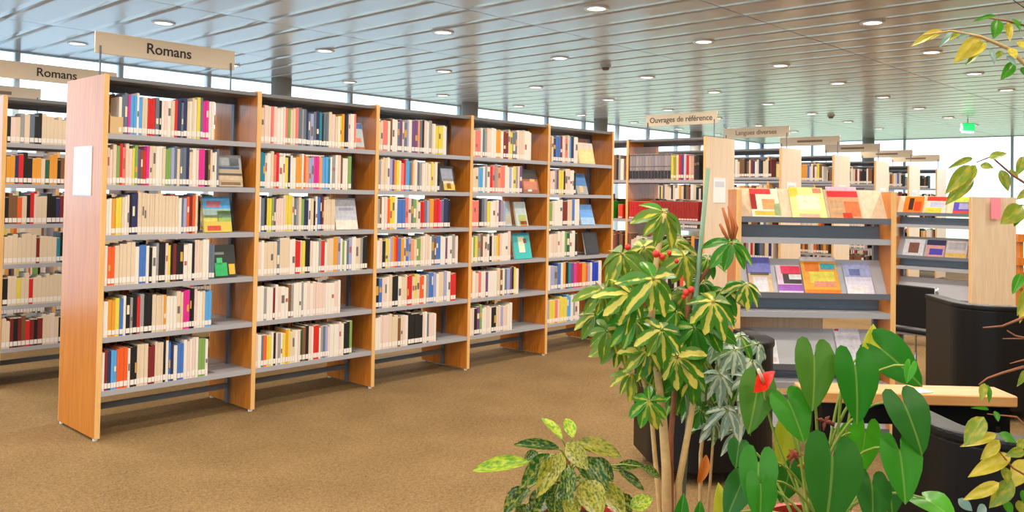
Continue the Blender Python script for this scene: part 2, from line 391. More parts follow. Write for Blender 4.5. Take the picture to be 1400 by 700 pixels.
def bookcase(name, label, loc, rotz, nb, D, H, zs, near_end=None, group=None, pale=None, bar=True):
    t = thing(name, label, 'bookcase', loc, rotz, group)
    half = D/2-.03
    for i in range(nb+1):
        m = [WOOD, EDGE] if not (pale == i) else [PALE, EDGE]
        b = MB().box(-.03, 0, .004, D-.004, .015, H)
        b.box(-.03, 0, 0, .004, .015, H, 1); b.box(-.03, 0, D-.004, D, .015, H, 1)
        link('side_panel', b.mesh('side_panel', m), t, (i, 0, 0))
        for y in (.03, D-.03):
            link('foot', MB().lathe([(.014, 0), (.014, .016)], 12, (-.015, y, 0)).mesh('foot', WHITEM), t, (i, 0, 0))
        if i: link('post', MB().box(-.052, -.031, D/2-.018, D/2+.018, .02, H-.03).mesh('post', DARKM), t, (i, 0, 0))
    for i in range(nb):
        for z in zs:
            for back in (0, 1):
                y0 = .004 if not back else D-half-.004
                me = MB().box(0, .968, 0, half, -.012, 0).box(0, .968, (0 if not back else half-.0015), (.0015 if not back else half), -.032, -.012)
                key = ('shelf', round(half, 3), back)
                if key not in _boxes: _boxes[key] = me.mesh('shelf', METAL, bevel=0)
                link('shelf', _boxes[key], t, (i+.001, y0, z))
        shared_box('top_cover', (.968, D-.03, .022), TOPM, t, (i+.001, .015, H-.032))
        if bar:
            link('lower_rail', MB().box(0, .945, D/2-.012, D/2+.012, .115, .15).mesh('lower_rail', TRAY), t, (i, 0, 0))
            link('upper_rail', MB().box(0, .945, D/2-.012, D/2+.012, H-.075, H-.035).mesh('upper_rail', DARKM), t, (i, 0, 0))
    return t

MAINH, MAIND = 2.147, .58
ZS = [1.80, 1.497, 1.2, .903, .60, .287]
bookcase('bookcase', 'long five-bay beech bookcase of novels with grey metal shelves nearest the aisle', (0, 0, 0), 0, 5, MAIND, MAINH, ZS, pale=None)
bookcase('bookcase', 'beech bookcase mostly hidden behind the long front bookcase, under second novels sign', (0, 1.83, 0), 0, 3, MAIND, MAINH, ZS)
bookcase('bookcase', 'beech bookcase by the window, rearmost of the parallel novels rows', (0, 3.66, 0), 0, 3, MAIND, MAINH, ZS)

# spine-out books, bay by bay and shelf by shelf: (first pixel, last pixel, colours)
ROWS = {
 (0, 0): (163, 294, 'wssmllwlccrrrskwpwcrnsncwcwysmmww'), (0, 1): (147, 300, 'cpcerRcpyeuhrmccwwceevscssncwpmmkhcwws'), (0, 2): (145, 271, 'wwYyycwpknncccccccccccccwsvodoc'),
 (0, 3): (141, 294, 'woocccccwbbwkwgkkpykdkkwwkppcwwss'), (0, 4): (140, 290, 'wYYybwkgkrgkkccccYwwwccmmkkpwwcll'), (0, 5): (139, 285, 'wdnllooowkkcccddccckwbnwbbwpwpweew'),
 (1, 0): (356, 488, 'cppRpwwpReccRsgsnsvsntksscpcwyYknpwwR'), (1, 1): (354, 481, 'ttpwcRrwwynwwYYwoivvmmilltwgwphwwe'), (1, 2): (352, 459, 'wskyyeupppcyyycsgcennwckwbndccccc'),
 (1, 3): (350, 503, 'pwccccsccccwwrrcykkpwwgrrwcccYYvwewsvwwccgkk'), (1, 4): (349, 466, 'wwgwwdwpwwhgwwwgwpwpppppwwwpw'), (1, 5): (349, 482, 'pwsoyywkpgwyYyccwpGhkpwrrrwgsvpwwwwpwkke'),
 (2, 0): (518, 611, 'ccRRwhwwsupsvwuuiskpwgcwyyyww'), (2, 1): (517, 602, 'gpccwvuYywRrllsYcwsgpwwcwycwk'), (2, 2): (516, 616, 'ghwpoyywbbbRpsecwrrsvYYrrrmsnnk'),
 (2, 3): (515, 627, 'wpkycvYorbYcbviceecwpcwshbbwwuwwgpw'), (2, 4): (513, 624, 'kbppwckkwccrrcycoowgbbvwccvwwrr'), (2, 5): (512, 597, 'wwpppccchcpwkkkkkkpwsppw'),
 (3, 0): (648, 727, 'cRRwsgcpwwYYwddcysspccpwww'), (3, 1): (647, 715, 'ccllwgwrRgiRRwwvwygpu'), (3, 2): (645, 692, 'RRRksgywwpwugv'),
 (3, 3): (644, 699, 'weyghwpwkwcyYpwwwp'), (3, 4): (643, 710, 'YwpRwwuwwwchwsvukyw'), (3, 5): (642, 701, 'wpkuewwpwkkcpvpcww'),
 (4, 0): (755, 791, 'cnbbdpRclnww'), (4, 1): (753, 788, 'ppguyykppwwk'), (4, 2): (752, 793, 'epwwwddccbww'), (4, 3): (751, 790, 'wppcwpweGwwk'), (4, 4): (750, 823, 'wvgbwYktumrrYovwBBBw'), (4, 5): (749, 793, 'vyyRpyyyllwgpw'),
}
BAYN = ['bay beside end panel', 'second bay from end panel']
def unit_book(code):
    key = 'book_'+code
    if key in _boxes: return _boxes[key]
    b = MB(); n = 5
    prof = [(0, .012), (.12, .002), (.5, 0), (.88, .002), (1, .012)]          # lightly rounded spine
    poly = prof + [(1, 1), (.9, 1), (.9, .03), (.1, .03), (.1, 1), (0, 1)]
    k = len(poly); b.v = [(x, y, 0) for x, y in poly]+[(x, y, 1) for x, y in poly]
    for i in range(k):
        j = (i+1) % k; b.f.append((i, j, k+j, k+i)); b.m.append(0)
    b.f += [tuple(range(k))[::-1], tuple(range(k, 2*k))]; b.m += [0, 0]
    m = mat('cover_'+NAMES[code].replace(' ', '_'), BOOKS[code], .42, noise=.10, nscale=5)
    _boxes[key] = b.mesh('book', m); return _boxes[key]
PAGE_ME = MB().box(.1, .9, .03, .985, .012, .985).mesh('page_block', PAGES)
LABEL_ME = MB().box(.05, .95, -.009, .001, 0, 1).mesh('spine_label', LABELM)
BANDM = {'dark': mat('title_ink_dark', (112, 100, 98), .5), 'red': mat('title_ink_red', (176, 96, 84), .5), 'light': mat('title_ink_light', (228, 214, 186), .5), 'gold': mat('title_ink_gold', (206, 160, 70), .5)}
BAND_ME = {k: MB().box(.2, .8, -.007, .001, 0, 1).mesh('title', m) for k, m in BANDM.items()}
def hpick(prev):
    return min(.256, max(.2, prev*.5 + random.uniform(.204, .266)*.5))
n_ind = 0
for (bay, sh), (p0, p1, codes) in ROWS.items():
    z = ZS[sh]; yy = proj((bay+.5, 0, z+.1))[1]
    x0 = max(on_y(p0, yy, 0).x, bay+.003); x1 = min(on_y(p1, yy, 0).x, bay+.965)
    wts = [random.uniform(.7, 1.35) for _ in codes]; k = (x1-x0)/sum(wts)
    solo = bay == 0 or (bay == 1 and sh < 3)
    x = x0; h = .215
    for q, (c, wt) in enumerate(zip(codes, wts)):
        w = wt*k; same = q and codes[q-1] == c
        h = h if (same and random.random() < .75) else (hpick(h) if sh else hpick(h)+.006)
        d = random.uniform(.125, .155); y = .006 + random.uniform(0, .004)
        hh = h + (0 if same else random.uniform(-.008, .008))
        light = c in 'wcpgvyRi'
        bk = random.random()
        kind = ('dark' if bk < .12 else 'red' if bk < .17 else None) if light else ('light' if bk < .16 else 'gold' if bk < .24 else None)
        b0 = random.uniform(.3, .6); b1 = b0+random.uniform(.1, .3)
        if solo:
            n_ind += 1
            t = link('book', unit_book(c), None, (x+.0004, y, z)); t.scale = (w-.0008, d, hh)
            tag(t, '%s paperback, %s book along %s shelf down, %s' % (NAMES[c], ordinal(q+1), ordinal(sh+1), BAYN[bay]), 'book', 'novels on the front bookcase')
            link('page_block', PAGE_ME, t)
            s = link('spine_label', LABEL_ME, t, (0, 0, .05)); s.scale = (1, 1, .13)
            if kind: s = link('title', BAND_ME[kind], t, (0, 0, b0)); s.scale = (1, 1, b1-b0)
        else:
            stuff_box(Matrix.Translation((x, y, z)), w-.0006, d, hh, BOOKS[c], True, (b0, b1, {'dark': (112, 100, 98), 'red': (176, 96, 84), 'light': (228, 214, 186), 'gold': (206, 160, 70)}[kind]) if kind else None)
        x += w
def fill(origin, rotz, x0, x1, z, y, codes, hr=(.19, .24), dr=(.13, .16), wr=(.014, .032), label=True, face=1):
    """a run of books for the joined mass in a case's own frame; face -1 turns the spines to the rear side."""
    base = Matrix.Translation(origin) @ Matrix.Rotation(rotz, 4, 'Z'); x = x0; q = 0
    while x < x1-.012:
        w = min(random.uniform(*wr), x1-x); c = codes[q % len(codes)] if len(codes) < 60 else random.choice(codes); q += 1
        d = random.uniform(*dr); h = random.uniform(*hr)
        M = Matrix.Translation((x, y, z)) if face == 1 else Matrix.Translation((x+w, y, z)) @ Matrix.Rotation(math.pi, 4, 'Z')
        stuff_box(base @ M, w-.0006, d, h, BOOKS[c], label); x += w
MIXW = 'ccccccccccwwwwwwpppppkkkYYYYhhhdddggonsrGyybbeuYYhhkkccwwppccc'
for bay in range(5):
    for sh, z in enumerate(ZS):
        if sh == 0: fill((0, 0, 0), 0, bay+.01, bay+random.uniform(.25, .5), z, MAIND-.006, MIXW, face=-1, hr=(.18, .215))
        else: fill((0, 0, 0), 0, bay+.01, bay+random.uniform(.66, .85), z, MAIND-.006, 'kkkhhYYddkkhhoocckkYYhhkkddGnnkkhhYYkkoohhddkkhhYYddkkhhoocckk', face=-1)
R2 = ['kpcgcskkcccccccckwpcnc', 'YYnrkkYYcGYYkhYkcwYpky', 'khhockrpcckkndwcpkwrcc', 'cccccccdcccctkkccwcpcc', 'kccyccrccccccckpccwccn', 'ccdkdhrdkdccpckcwcpccc']
for sh, z in enumerate(ZS):
    for bay in range(3):
        cs = R2[sh] if bay == 0 else MIXW
        fill((0, 1.83, 0), 0, bay+.004, bay+.93, z, .006, cs, wr=(.022, .036))
        if sh: fill((0, 3.66, 0), 0, bay+.004, bay+.9, z, .006, MIXW)

# pale file box and books shown cover-out on the front bookcase
t = thing('magazine_file', 'beige slanted magazine file at the end of the top shelf of front bookcase', 'magazine file', (.012, .006, ZS[0]))
b = MB(); poly = [(0, 0), (.2, 0), (.2, .25), (.13, .25), (0, .1)]
for xx in (0, .072):
    s = MB(); n = 0; s.v = [(xx, y, z) for y, z in poly]+[(xx+.003, y, z) for y, z in poly]; k = 5
    for i in range(k): j = (i+1) % k; s.f.append((i, j, k+j, k+i)); s.m.append(0)
    s.f += [tuple(range(k))[::-1], tuple(range(k, 2*k))]; s.m += [0, 0]
    link('side_wall', s.mesh('side_wall', mat('file_board', (206, 172, 122), .6)), t)
bxo('spine_wall', (.003, .072, 0, .003, 0, .1), MATS['file_board'], t); bxo('rear_wall', (.003, .072, .197, .2, 0, .25), MATS['file_board'], t); bxo('base', (.003, .072, .003, .197, 0, .003), MATS['file_board'], t)
bxo('contents', (.008, .066, .02, .19, .004, .09), PAGES, t)

def display_book(px0, px1, bay, sh, h, blocks, label, base, lean=.22, yaw=0.0, name='display_book'):
    """a book standing cover-out on a shelf: leaning board with printed cover areas (x0,x1,z0,z1 as fractions, colour)."""
    z = ZS[sh]; yy = proj((bay+.8, 0, z+.1))[1]; a = on_y(px0, yy, .02).x; b_ = on_y(px1, yy, .02).x
    w = min(b_, bay+.955)-a
    t = thing(name, label, 'book', (a, .03, z+.004), yaw); t.rotation_euler = (-lean, 0, yaw)
    bxo('cover', (0, w, 0, .003, 0, h), mat('dcov_%d_%d_%d' % base, base, .35), t)
    bxo('page_block', (.003, w-.003, .003, .018, .003, h-.003), PAGES, t); bxo('rear_cover', (0, w, .018, .021, 0, h), MATS['dcov_%d_%d_%d' % base], t)
    for (u0, u1, v0, v1, col) in blocks:
        pts = MB().box(u0*w, u1*w, -.0008, 0, v0*h, v1*h)
        link('cover_print', pts.mesh('cover_print', mat('dcov_%d_%d_%d' % col, col, .35, noise=.4, nscale=34)), t)
    # wire prop that holds it up
    link('prop', MB().tube([(w/2, .021, h*.8), (w/2, .021+h*.55, .006 + h*.02), (w/2, .03, .006)], .0018, 6).mesh('prop', CHROME), t)
    return t
display_book(301, 334, 0, 1, .215, [(0, 1, .62, 1, (150, 152, 156)), (0, .9, .55, .66, (46, 78, 120)), (.5, .9, .66, .9, (60, 90, 120)), (0, 1, .35, .42, (70, 66, 60)), (0, 1, .2, .33, (196, 170, 140)), (.1, .9, .05, .14, (120, 90, 56))],
             'grey and brown landscape book shown cover-out on second shelf of first bay', (176, 156, 128))
display_book(281, 319, 0, 2, .235, [(0, 1, .66, 1, (52, 146, 206)), (.15, .65, .7, .88, (208, 110, 120)), (0, 1, .4, .66, (140, 170, 170)), (.5, 1, .3, .6, (140, 176, 76)), (0, .55, .3, .48, (196, 190, 80)), (.12, .6, .04, .18, (196, 60, 40))],
             'colourful book with blue sky and yellow field cover on third shelf', (206, 180, 70))
display_book(295, 325, 0, 3, .215, [(.05, .6, .05, .45, (24, 170, 90)), (.15, .4, .4, .6, (60, 190, 120)), (.68, .95, .08, .4, (216, 170, 40)), (0, .5, .7, .78, (120, 130, 120))],
             'black book with bright green and yellow cover art on fourth shelf', (24, 28, 26))
display_book(489, 500, 1, 0, .2, [(.1, .95, .78, .98, (46, 90, 160)), (.1, .7, .25, .42, (226, 110, 60)), (0, 1, 0, .08, (170, 90, 50))], 'narrow grey book with blue title and orange figure, second bay top shelf', (168, 180, 184))
display_book(461, 491, 1, 2, .235, [(0, 1, .3, 1, (176, 178, 190)), (.2, .9, .6, .7, (150, 150, 170)), (0, 1, 0, .3, (226, 208, 194))], 'pale grey and white book leaning cover-out in second bay, third shelf', (190, 186, 192))
display_book(605, 625, 2, 1, .215, [(.12, .9, .4, .9, (140, 146, 166)), (.2, .9, .3, .5, (224, 196, 170)), (.2, .95, .05, .3, (220, 176, 60)), (.4, .7, .1, .34, (130, 60, 30))], 'black-framed book with grey sky and golden picture in third bay', (30, 28, 30))
display_book(717, 739, 3, 1, .22, [(0, 1, .6, 1, (30, 26, 26)), (.1, .9, .15, .5, (196, 120, 90)), (.5, .8, .5, .62, (226, 170, 60)), (.3, .55, .08, .2, (250, 230, 200))], 'dark book with salmon coloured photograph in fourth bay, second shelf', (150, 84, 60))
display_book(706, 729, 3, 3, .235, [(.3, .65, .25, .85, (240, 232, 190)), (.6, .8, .6, .78, (120, 60, 50)), (0, 1, .9, 1, (20, 160, 190))], 'teal book with cream figure on cover in fourth bay, fourth shelf', (52, 178, 178))
display_book(693, 708, 3, 2, .225, [(.1, .9, .5, .95, (170, 190, 206)), (.1, .8, .1, .4, (190, 180, 150))], 'pale blue-grey book standing half open, fourth bay third shelf', (186, 196, 200), .15, .35)
display_book(709, 724, 3, 2, .225, [(.1, .9, .5, .95, (170, 186, 186)), (.2, .9, .05, .45, (160, 170, 90)), (.3, .9, .0, .2, (206, 110, 50))], 'grey-green landscape book leaning beside half open one, fourth bay third shelf', (180, 190, 190), .25)
display_book(794, 815, 4, 0, .21, [(0, 1, .7, 1, (206, 190, 180)), (.1, .9, .1, .65, (236, 206, 140))], 'cream and golden book shown cover-out on top shelf of last bay', (232, 198, 130))
display_book(791, 806, 4, 1, .215, [(0, 1, .4, 1, (40, 110, 176)), (.3, .6, .1, .4, (222, 176, 120))], 'dark blue book with grey foot on second shelf of last bay', (150, 150, 150), .3)
display_book(797, 815, 4, 2, .205, [(0, 1, .35, 1, (86, 152, 228)), (0, 1, 0, .35, (150, 186, 226))], 'plain sky blue book shown cover-out on third shelf of last bay', (100, 160, 226), .3)
display_book(803, 821, 4, 3, .225, [(.1, .9, .1, .9, (48, 48, 60))], 'dark charcoal book shown cover-out on fourth shelf of last bay', (40, 40, 50))

# steel bookends at the ends of the rows
for (bay, sh), lb in (((0, 4), 'fifth shelf of first bay'), ((0, 5), 'bottom shelf of first bay'), ((1, 4), 'fifth shelf of second bay'), ((1, 5), 'bottom shelf of second bay'), ((2, 5), 'bottom shelf of third bay'),
                      ((3, 4), 'fifth shelf of fourth bay'), ((3, 5), 'bottom shelf of fourth bay'), ((4, 5), 'bottom shelf of last bay'), ((2, 0), 'top shelf of third bay'), ((3, 0), 'top shelf of fourth bay'), ((1, 1), 'second shelf of second bay')):
    z = ZS[sh]; yy = proj((bay+.5, 0, z+.1))[1]; x = min(on_y(ROWS[(bay, sh)][1], yy, 0).x, bay+.94)+.002
    t = thing('bookend', 'grey steel bookend closing the row on the %s' % lb, 'bookend', (x, .05, z), 0, 'grey bookends on the front bookcase')
    bxo('upright_plate', (0, .0015, 0, .11, 0, .12), DARKM, t); bxo('base_plate', (0, .07, 0, .11, 0, .0015), DARKM, t)

# ------------------------------------------------------------------ aisle signs
def sign(label, loc, rotz, text, size, m=SIGNT, off=0.0, w=.93, h=.135):
    t = thing('aisle_sign', label, 'sign', loc, rotz)
    bxo('board', (0, w, -.007, .007, .16, .16+h), SIGN, t, .002)
    for x in (.03, w-.03):
        link('post', MB().tube([(x, -.012, 0), (x, -.012, .16+h*.35)], .006, 8).mesh('post', DARKM), t)
    if text:
        o = link('lettering', text_mesh(text, size, m), t, (w/2+off, -.0085, .16+h/2)); o.rotation_euler = (math.pi/2, 0, 0)
    else:
        bxo('faded_lettering', (w*.3+off, w*.72+off, -.0085, -.007, .16+h*.38, .16+h*.62), m, t)
    return t
sign('beige sign reading Romans on posts above the front bookcase', (.02, .29, MAINH), 0, 'Romans', .094)
sign('beige sign reading Romans above the bookcase behind the front one', (-.04, 2.12, MAINH), 0, 'Romans', .094)
sign('beige sign cut by picture edge above the rearmost novels row', (-.02, 3.97, MAINH), 0, None, .08, SIGNF)

# end-panel notices
a = on_x(101, 201, -.034); b_ = on_x(124, 268, -.034)
t = thing('notice', 'white paper notice in clear holder on end panel of front bookcase', 'notice', (-.031, (a.y+b_.y)/2, b_.z))
hw = abs(a.y-b_.y)/2; hh = a.z-b_.z
bxo('sheet', (-.004, -.001, -hw+.006, hw-.006, .006, hh-.006), PAPER, t); bxo('holder', (-.0012, 0, -hw, hw, 0, hh), mat('clear_holder', (206, 216, 222), .2), t)

# ------------------------------------------------------------------ far rows (run at right angles, ends towards the aisle)
FAR = [(6.0, -.47), (8.14, -.3), (10.05, -.19), (12.0, -.07), (13.94, .05), (15.78, .13)]
ZR0 = [1.68, 1.235, .80, .38]; ZR1 = [1.77, 1.42, 1.07, .72, .37]
FDARK = 'kkhhddnkhhcckkhhwwggsskkhhddYYcckknnhhkkddookkhhcckkwwpphhkk'
SIGNW = ['Ouvrages de référence', 'Langues diverses', None, None, None, None]
ORDR = ['nearest', 'second', 'third', 'fourth', 'fifth', 'farthest']
for k, (X0, Y0) in enumerate(FAR):
    D = .62 if k == 0 else .58; zs = ZR0 if k == 0 else ZR1; H = MAINH
    bookcase('bookcase', ['reference bookcase with red volumes and pale end panel, nearest of the far rows'][0] if k == 0 else 'beech bookcase with pale end panel, %s of the far rows' % ORDR[k], (X0, Y0+2, 0), -math.pi/2, 2, D, H, zs, group='far bookcases at right angles', pale=2)
    sign('beige sign reading %s over the %s far row' % (SIGNW[k], ORDR[k]) if SIGNW[k] else 'blurred beige sign over the %s far bookcase row' % ORDR[k], (X0+.3, Y0+.97, H), -math.pi/2, SIGNW[k], .088, SIGNF if k else mat('sign_lettering_mid', (92, 74, 62), .6))
    if k < 5:
        t = thing('notice', 'white paper notice on pale end panel of the %s far row' % ORDR[k], 'notice', (X0+.16, Y0-.001, 1.44)); t.rotation_euler = (0, 0, 0)
        bxo('sheet', (0, .26, -.003, 0, 0, .27), PAPER, t)
        bxo('printed_text', (.03, .23, -.0036, -.003, .17, .23), mat('faint_print', (200, 206, 216), .6), t)
    org = (X0, Y0+2, 0); rz = -math.pi/2
    for si, z in enumerate(zs):
        for bay in (0, 1):
            if k == 0:
                if bay == 0: fill(org, rz, .01, .93 if si != 1 else .7, z, .006, FDARK, hr=(.22, .3), wr=(.025, .05), label=False)
                elif si > 1: fill(org, rz, 1.01, 1.93, z, .006, FDARK, hr=(.2, .28), wr=(.025, .05))
            else:
                fill(org, rz, bay+.01, bay+random.uniform(.8, .95), z, .006, FDARK if (si+k) % 2 else MIXW, hr=(.2, .26), wr=(.02, .045))
    for si, z in enumerate(zs):
        if si > 0: fill(org, rz, .01, 1.9, z, D-.006, FDARK, face=-1, wr=(.03, .06), label=False)
# reference volumes of the nearest far row, each one its own thing
def volume(x, w, h, z, blocks, cover, label, group, name):
    t = thing(name, label, 'book', (6.0+.006, -.47+2-x, z), -math.pi/2, group)
    b = MB(); prof = [(0, .004), (w*.15, .0005), (w*.5, 0), (w*.85, .0005), (w, .004), (w, .2), (0, .2)]
    link('cover', b.prism(prof, 0, h).mesh('cover', mat('vol_%d_%d_%d' % cover, cover, .45)), t)
    bxo('page_block', (.002, w-.002, .006, .197, h, h+.0015), PAGES, t)
    for v0, v1, c in blocks: bxo('spine_block', (w*.08, w*.92, -.0012, .001, h*v0, h*v1), mat('vol_%d_%d_%d' % c, c, .45), t)
x = 1.012
for i in range(13):
    w = .0425
    volume(x, w-.001, .29, ZR0[0], [(.05, .36, (44, 42, 48)), (.5, .53, (90, 78, 80)), (.94, .98, (70, 62, 66))], [(150, 140, 142), (140, 132, 138), (160, 150, 148)][i % 3], 'grey bound volume with dark lower block, %s of thirteen on reference top shelf' % ordinal(i+1), 'grey bound reference set', 'bound_volume'); x += w
mix = [((214, 200, 60), .27), ((150, 150, 60), .25), ((220, 196, 160), .27), ((190, 40, 40), .28), ((90, 60, 120), .28), ((196, 190, 200), .28), ((186, 36, 32), .27), ((206, 168, 150), .26), ((200, 150, 130), .26), ((50, 40, 38), .26), ((30, 28, 28), .27)]
nmx = ['yellow', 'olive', 'cream', 'red-topped', 'purple', 'pale lilac', 'crimson', 'rose beige', 'terracotta', 'dark brown', 'black']
for (c, h), n in zip(mix, nmx):
    w = .032
    volume(x, w-.001, h, ZR0[0], [(.08, .2, (228, 214, 190))] if n not in ('black', 'dark brown') else [(.6, .7, (120, 100, 70))], c, '%s reference book near the upright on reference top shelf' % n, 'mixed reference books', 'reference_book'); x += w
x = 1.012
for i in range(26):
    w = .0345
    volume(x, w-.001, .2 if i < 8 else .21, ZR0[1], [(.04, .12, (236, 210, 200)), (.6, .64, (150, 20, 20))] if i % 2 else [(.04, .12, (236, 210, 200))], (200, 34, 30) if i < 9 else (158, 38, 32), '%s encyclopedia volume, %s on the second reference shelf' % ('bright red' if i < 9 else 'dark red', ordinal(i+1)), 'red encyclopedia set', 'encyclopedia_volume'); x += w

volume(.74, .055, .2, ZR0[1], [(.05, .15, (230, 230, 220))], (30, 170, 40), 'bright green book on reference row, seen past the end of front bookcase', None, 'reference_book')
volume(.86, .06, .165, ZR0[1], [(.05, .15, (236, 210, 200))], (232, 66, 34), 'orange-red book on reference row beside the green one', None, 'reference_book')
# joined mass of the remaining books
me = STUFF.mesh('shelved_books', ATTR)
ca = me.color_attributes.new('Col', 'FLOAT_COLOR', 'CORNER')
arr = np.repeat(np.array(STUFF_COL, dtype=np.float32), 4, axis=0); ca.data.foreach_set('color', arr.ravel())
tag(link('shelved_books', me), 'remaining books packed upright on the farther bays and bookcases', 'books', kind='stuff')
#PART2
# ------------------------------------------------------------------ magazine racks
RZ = math.atan2(RT.y, RT.x)
def slant(t, w, zlo, zhi, y0, y1, m):
    dy, dz = y1-y0, zhi-zlo; n = Vector((0, dz, -dy)).normalized()*.006
    b = MB(); q = [(0, y0, zlo), (w, y0, zlo), (w, y1, zhi), (0, y1, zhi)]
    b.v = q+[(x, y+n.y, z+n.z) for x, y, z in q]
    b.f = [(0, 1, 2, 3), (7, 6, 5, 4), (0, 4, 5, 1), (1, 5, 6, 2), (2, 6, 7, 3), (3, 7, 4, 0)]; b.m = [0]*6
    link('display_board', b.mesh('display_board', m), t)
    bxo('lip', (0, w, y0-.045, y0-.001, zlo-.022, zlo-.010), METAL, t); bxo('lip', (0, w, y0-.048, y0-.045, zlo-.022, zlo+.012), DARKM, t)
    return math.atan2(dy, dz)
def flat(t, w, z, y0, y1):
    bxo('shelf', (0, w, y0, y1, z-.012, z), METAL, t); bxo('shelf_lip', (0, w, y0-.003, y0, z-.03, z+.004), METAL, t)
    bxo('upstand', (0, w, y1-.003, y1, z, z+.075), TRAY, t)
LEAN = {}
def rack(label, loc, rotz, w, H=1.535, D=.2):
    t = thing('magazine_rack', label, 'magazine rack', loc, rotz)
    for x in (-.03, w):
        b = MB().box(x, x+.03, .004, D, .01, H); b.box(x, x+.03, 0, .004, .01, H, 1)
        link('side_panel', b.mesh('side_panel', [WOOD, EDGE]), t)
    LEAN[1] = slant(t, w, 1.365, 1.545, .05, .15, PALE); flat(t, w, 1.25, .01, .17)
    LEAN[2] = slant(t, w, .92, 1.12, .05, .165, METAL); flat(t, w, .815, .01, .17)
    LEAN[3] = slant(t, w, .50, .70, .05, .165, METAL); flat(t, w, .40, .01, .17)
    slant(t, w, .13, .30, .05, .15, METAL)
    bxo('rear_rail', (0, w, D-.03, D-.01, .10, .16), DARKM, t)
    for x in (.002, w-.03): bxo('rear_post', (x, x+.028, D-.028, D-.002, .01, H-.04), DARKM, t)
    return t
loc1 = G(1010, 5.0); W1 = .885
rack1 = rack('beech magazine rack with sloping grey trays facing the camera behind the plants', loc1, RZ, W1)
bxo('pale_panel', (.0, W1*.62, .172, .184, .695, .79), PALE, rack1)
R2 = G(1328, 8.4); L2 = on_x(1224, 300, R2.x); W2 = L2.y-R2.y-.03
rack2 = rack('smaller beech magazine rack farther off with pale angled end panel', (R2.x, L2.y, 0), -math.pi/2, W2, H=1.545)
e = bxo('end_panel', (0, .435, 0, .028, .01, 1.545), PALE, rack2); e.location = (W2+.032, -.01, 0); e.rotation_euler = (0, 0, RZ+math.pi/2)
def magazine(rk, tier, x, w, h, base, prints, label, tilt=0.0):
    z0 = {1: 1.365, 2: .92, 3: .50}[tier]; loc, rz = rk.location, rk.rotation_euler.z; y0 = .05
    ln = LEAN[tier]
    p = Matrix.Translation(loc) @ Matrix.Rotation(rz, 4, 'Z') @ Vector((x, y0-.014, z0+.002))
    t = thing('magazine', label, 'magazine', p); t.rotation_euler = (-ln, 0, rz)
    bxo('front_cover', (0, w, 0, .0012, 0, h), mat('mag_%d_%d_%d' % base, base, .3, noise=.3, nscale=45), t); bxo('pages', (.001, w-.001, .0012, .006, .001, h-.001), PAGES, t)
    for k, (u0, u1, v0, v1, c) in enumerate(prints):
        bxo('cover_print', (u0*w, u1*w, -.0006-.0001*k, 0, v0*h, v1*h), mat('mag_%d_%d_%d' % c, c, .3, noise=.45, nscale=38), t)
def mx(rk, px, z, w_total=None):           # pixel column -> rack x for the first rack
    return (px-1010)*5.0/FPX
magazine(rack1, 1, mx(rack1, 1028, 0), .17, .20, (232, 214, 190), [(0, .75, .82, 1, (222, 60, 60)), (0, .2, .3, .82, (150, 30, 24)), (.4, .85, .3, .65, (224, 150, 96)), (.1, .8, .1, .24, (206, 176, 70)), (.8, 1, .1, .5, (140, 160, 110))], 'cookery magazine with red masthead, first on upper tray of near rack')
magazine(rack1, 1, mx(rack1, 1084, 0), .205, .215, (240, 226, 140), [(0, .25, .7, 1, (232, 196, 70)), (.7, .95, .82, .98, (232, 130, 110)), (.2, .85, .3, .75, (226, 220, 190)), (.2, .8, .04, .16, (238, 170, 140))], 'pale yellow magazine in the middle of upper tray of near rack')
magazine(rack1, 1, mx(rack1, 1137, 0), .185, .225, (206, 150, 110), [(0, 1, .88, 1, (206, 170, 190)), (0, 1, .68, .86, (220, 40, 50)), (.5, .98, .1, .55, (206, 110, 60)), (.05, .45, .15, .6, (190, 150, 110)), (.4, .7, .02, .2, (190, 50, 30))], 'magazine with red band over food photo, last on upper tray of near rack')
magazine(rack1, 2, mx(rack1, 1026, 0), .14, .235, (206, 170, 130), [(0, 1, .55, 1, (104, 108, 190)), (.1, .9, .5, .58, (40, 40, 44)), (.2, .8, .05, .45, (206, 200, 206))], 'magazine with violet-blue upper half on lower tray of near rack')
magazine(rack1, 2, mx(rack1, 1066, 0), .145, .185, (220, 190, 206), [(.2, 1, .7, .98, (228, 40, 80)), (.25, 1, .35, .7, (50, 40, 44)), (.5, 1, .5, .68, (226, 220, 220)), (0, 1, .1, .32, (150, 76, 176))], 'small magazine with pink and purple cover on lower tray')
magazine(rack1, 2, mx(rack1, 1102, 0), .215, .245, (236, 160, 60), [(0, 1, .88, 1, (220, 206, 206)), (.55, .95, .66, .82, (60, 160, 170)), (.1, .5, .6, .85, (240, 120, 40)), (.2, .9, .3, .6, (228, 206, 80)), (.3, .9, .2, .34, (226, 140, 120)), (0, 1, 0, .12, (240, 120, 24))], 'large orange and yellow magazine on lower tray of near rack')
magazine(rack1, 2, mx(rack1, 1161, 0), .16, .21, (214, 208, 226), [(0, 1, .55, 1, (160, 166, 206)), (.2, .6, .6, .8, (110, 116, 170)), (.1, .9, .05, .3, (232, 214, 214))], 'pale lilac and white magazine at end of lower tray')
magazine(rack1, 3, mx(rack1, 1046, 0), .09, .15, (232, 226, 226), [(.1, .9, .1, .3, (214, 200, 196))], 'small white leaflet on the low grey tray of near rack')
magazine(rack1, 3, mx(rack1, 1151, 0), .15, .235, (214, 210, 220), [(.02, .2, .93, .98, (206, 60, 60)), (.1, .9, .2, .8, (204, 200, 212))], 'white leaflet with tiny red corner mark on the low tray')
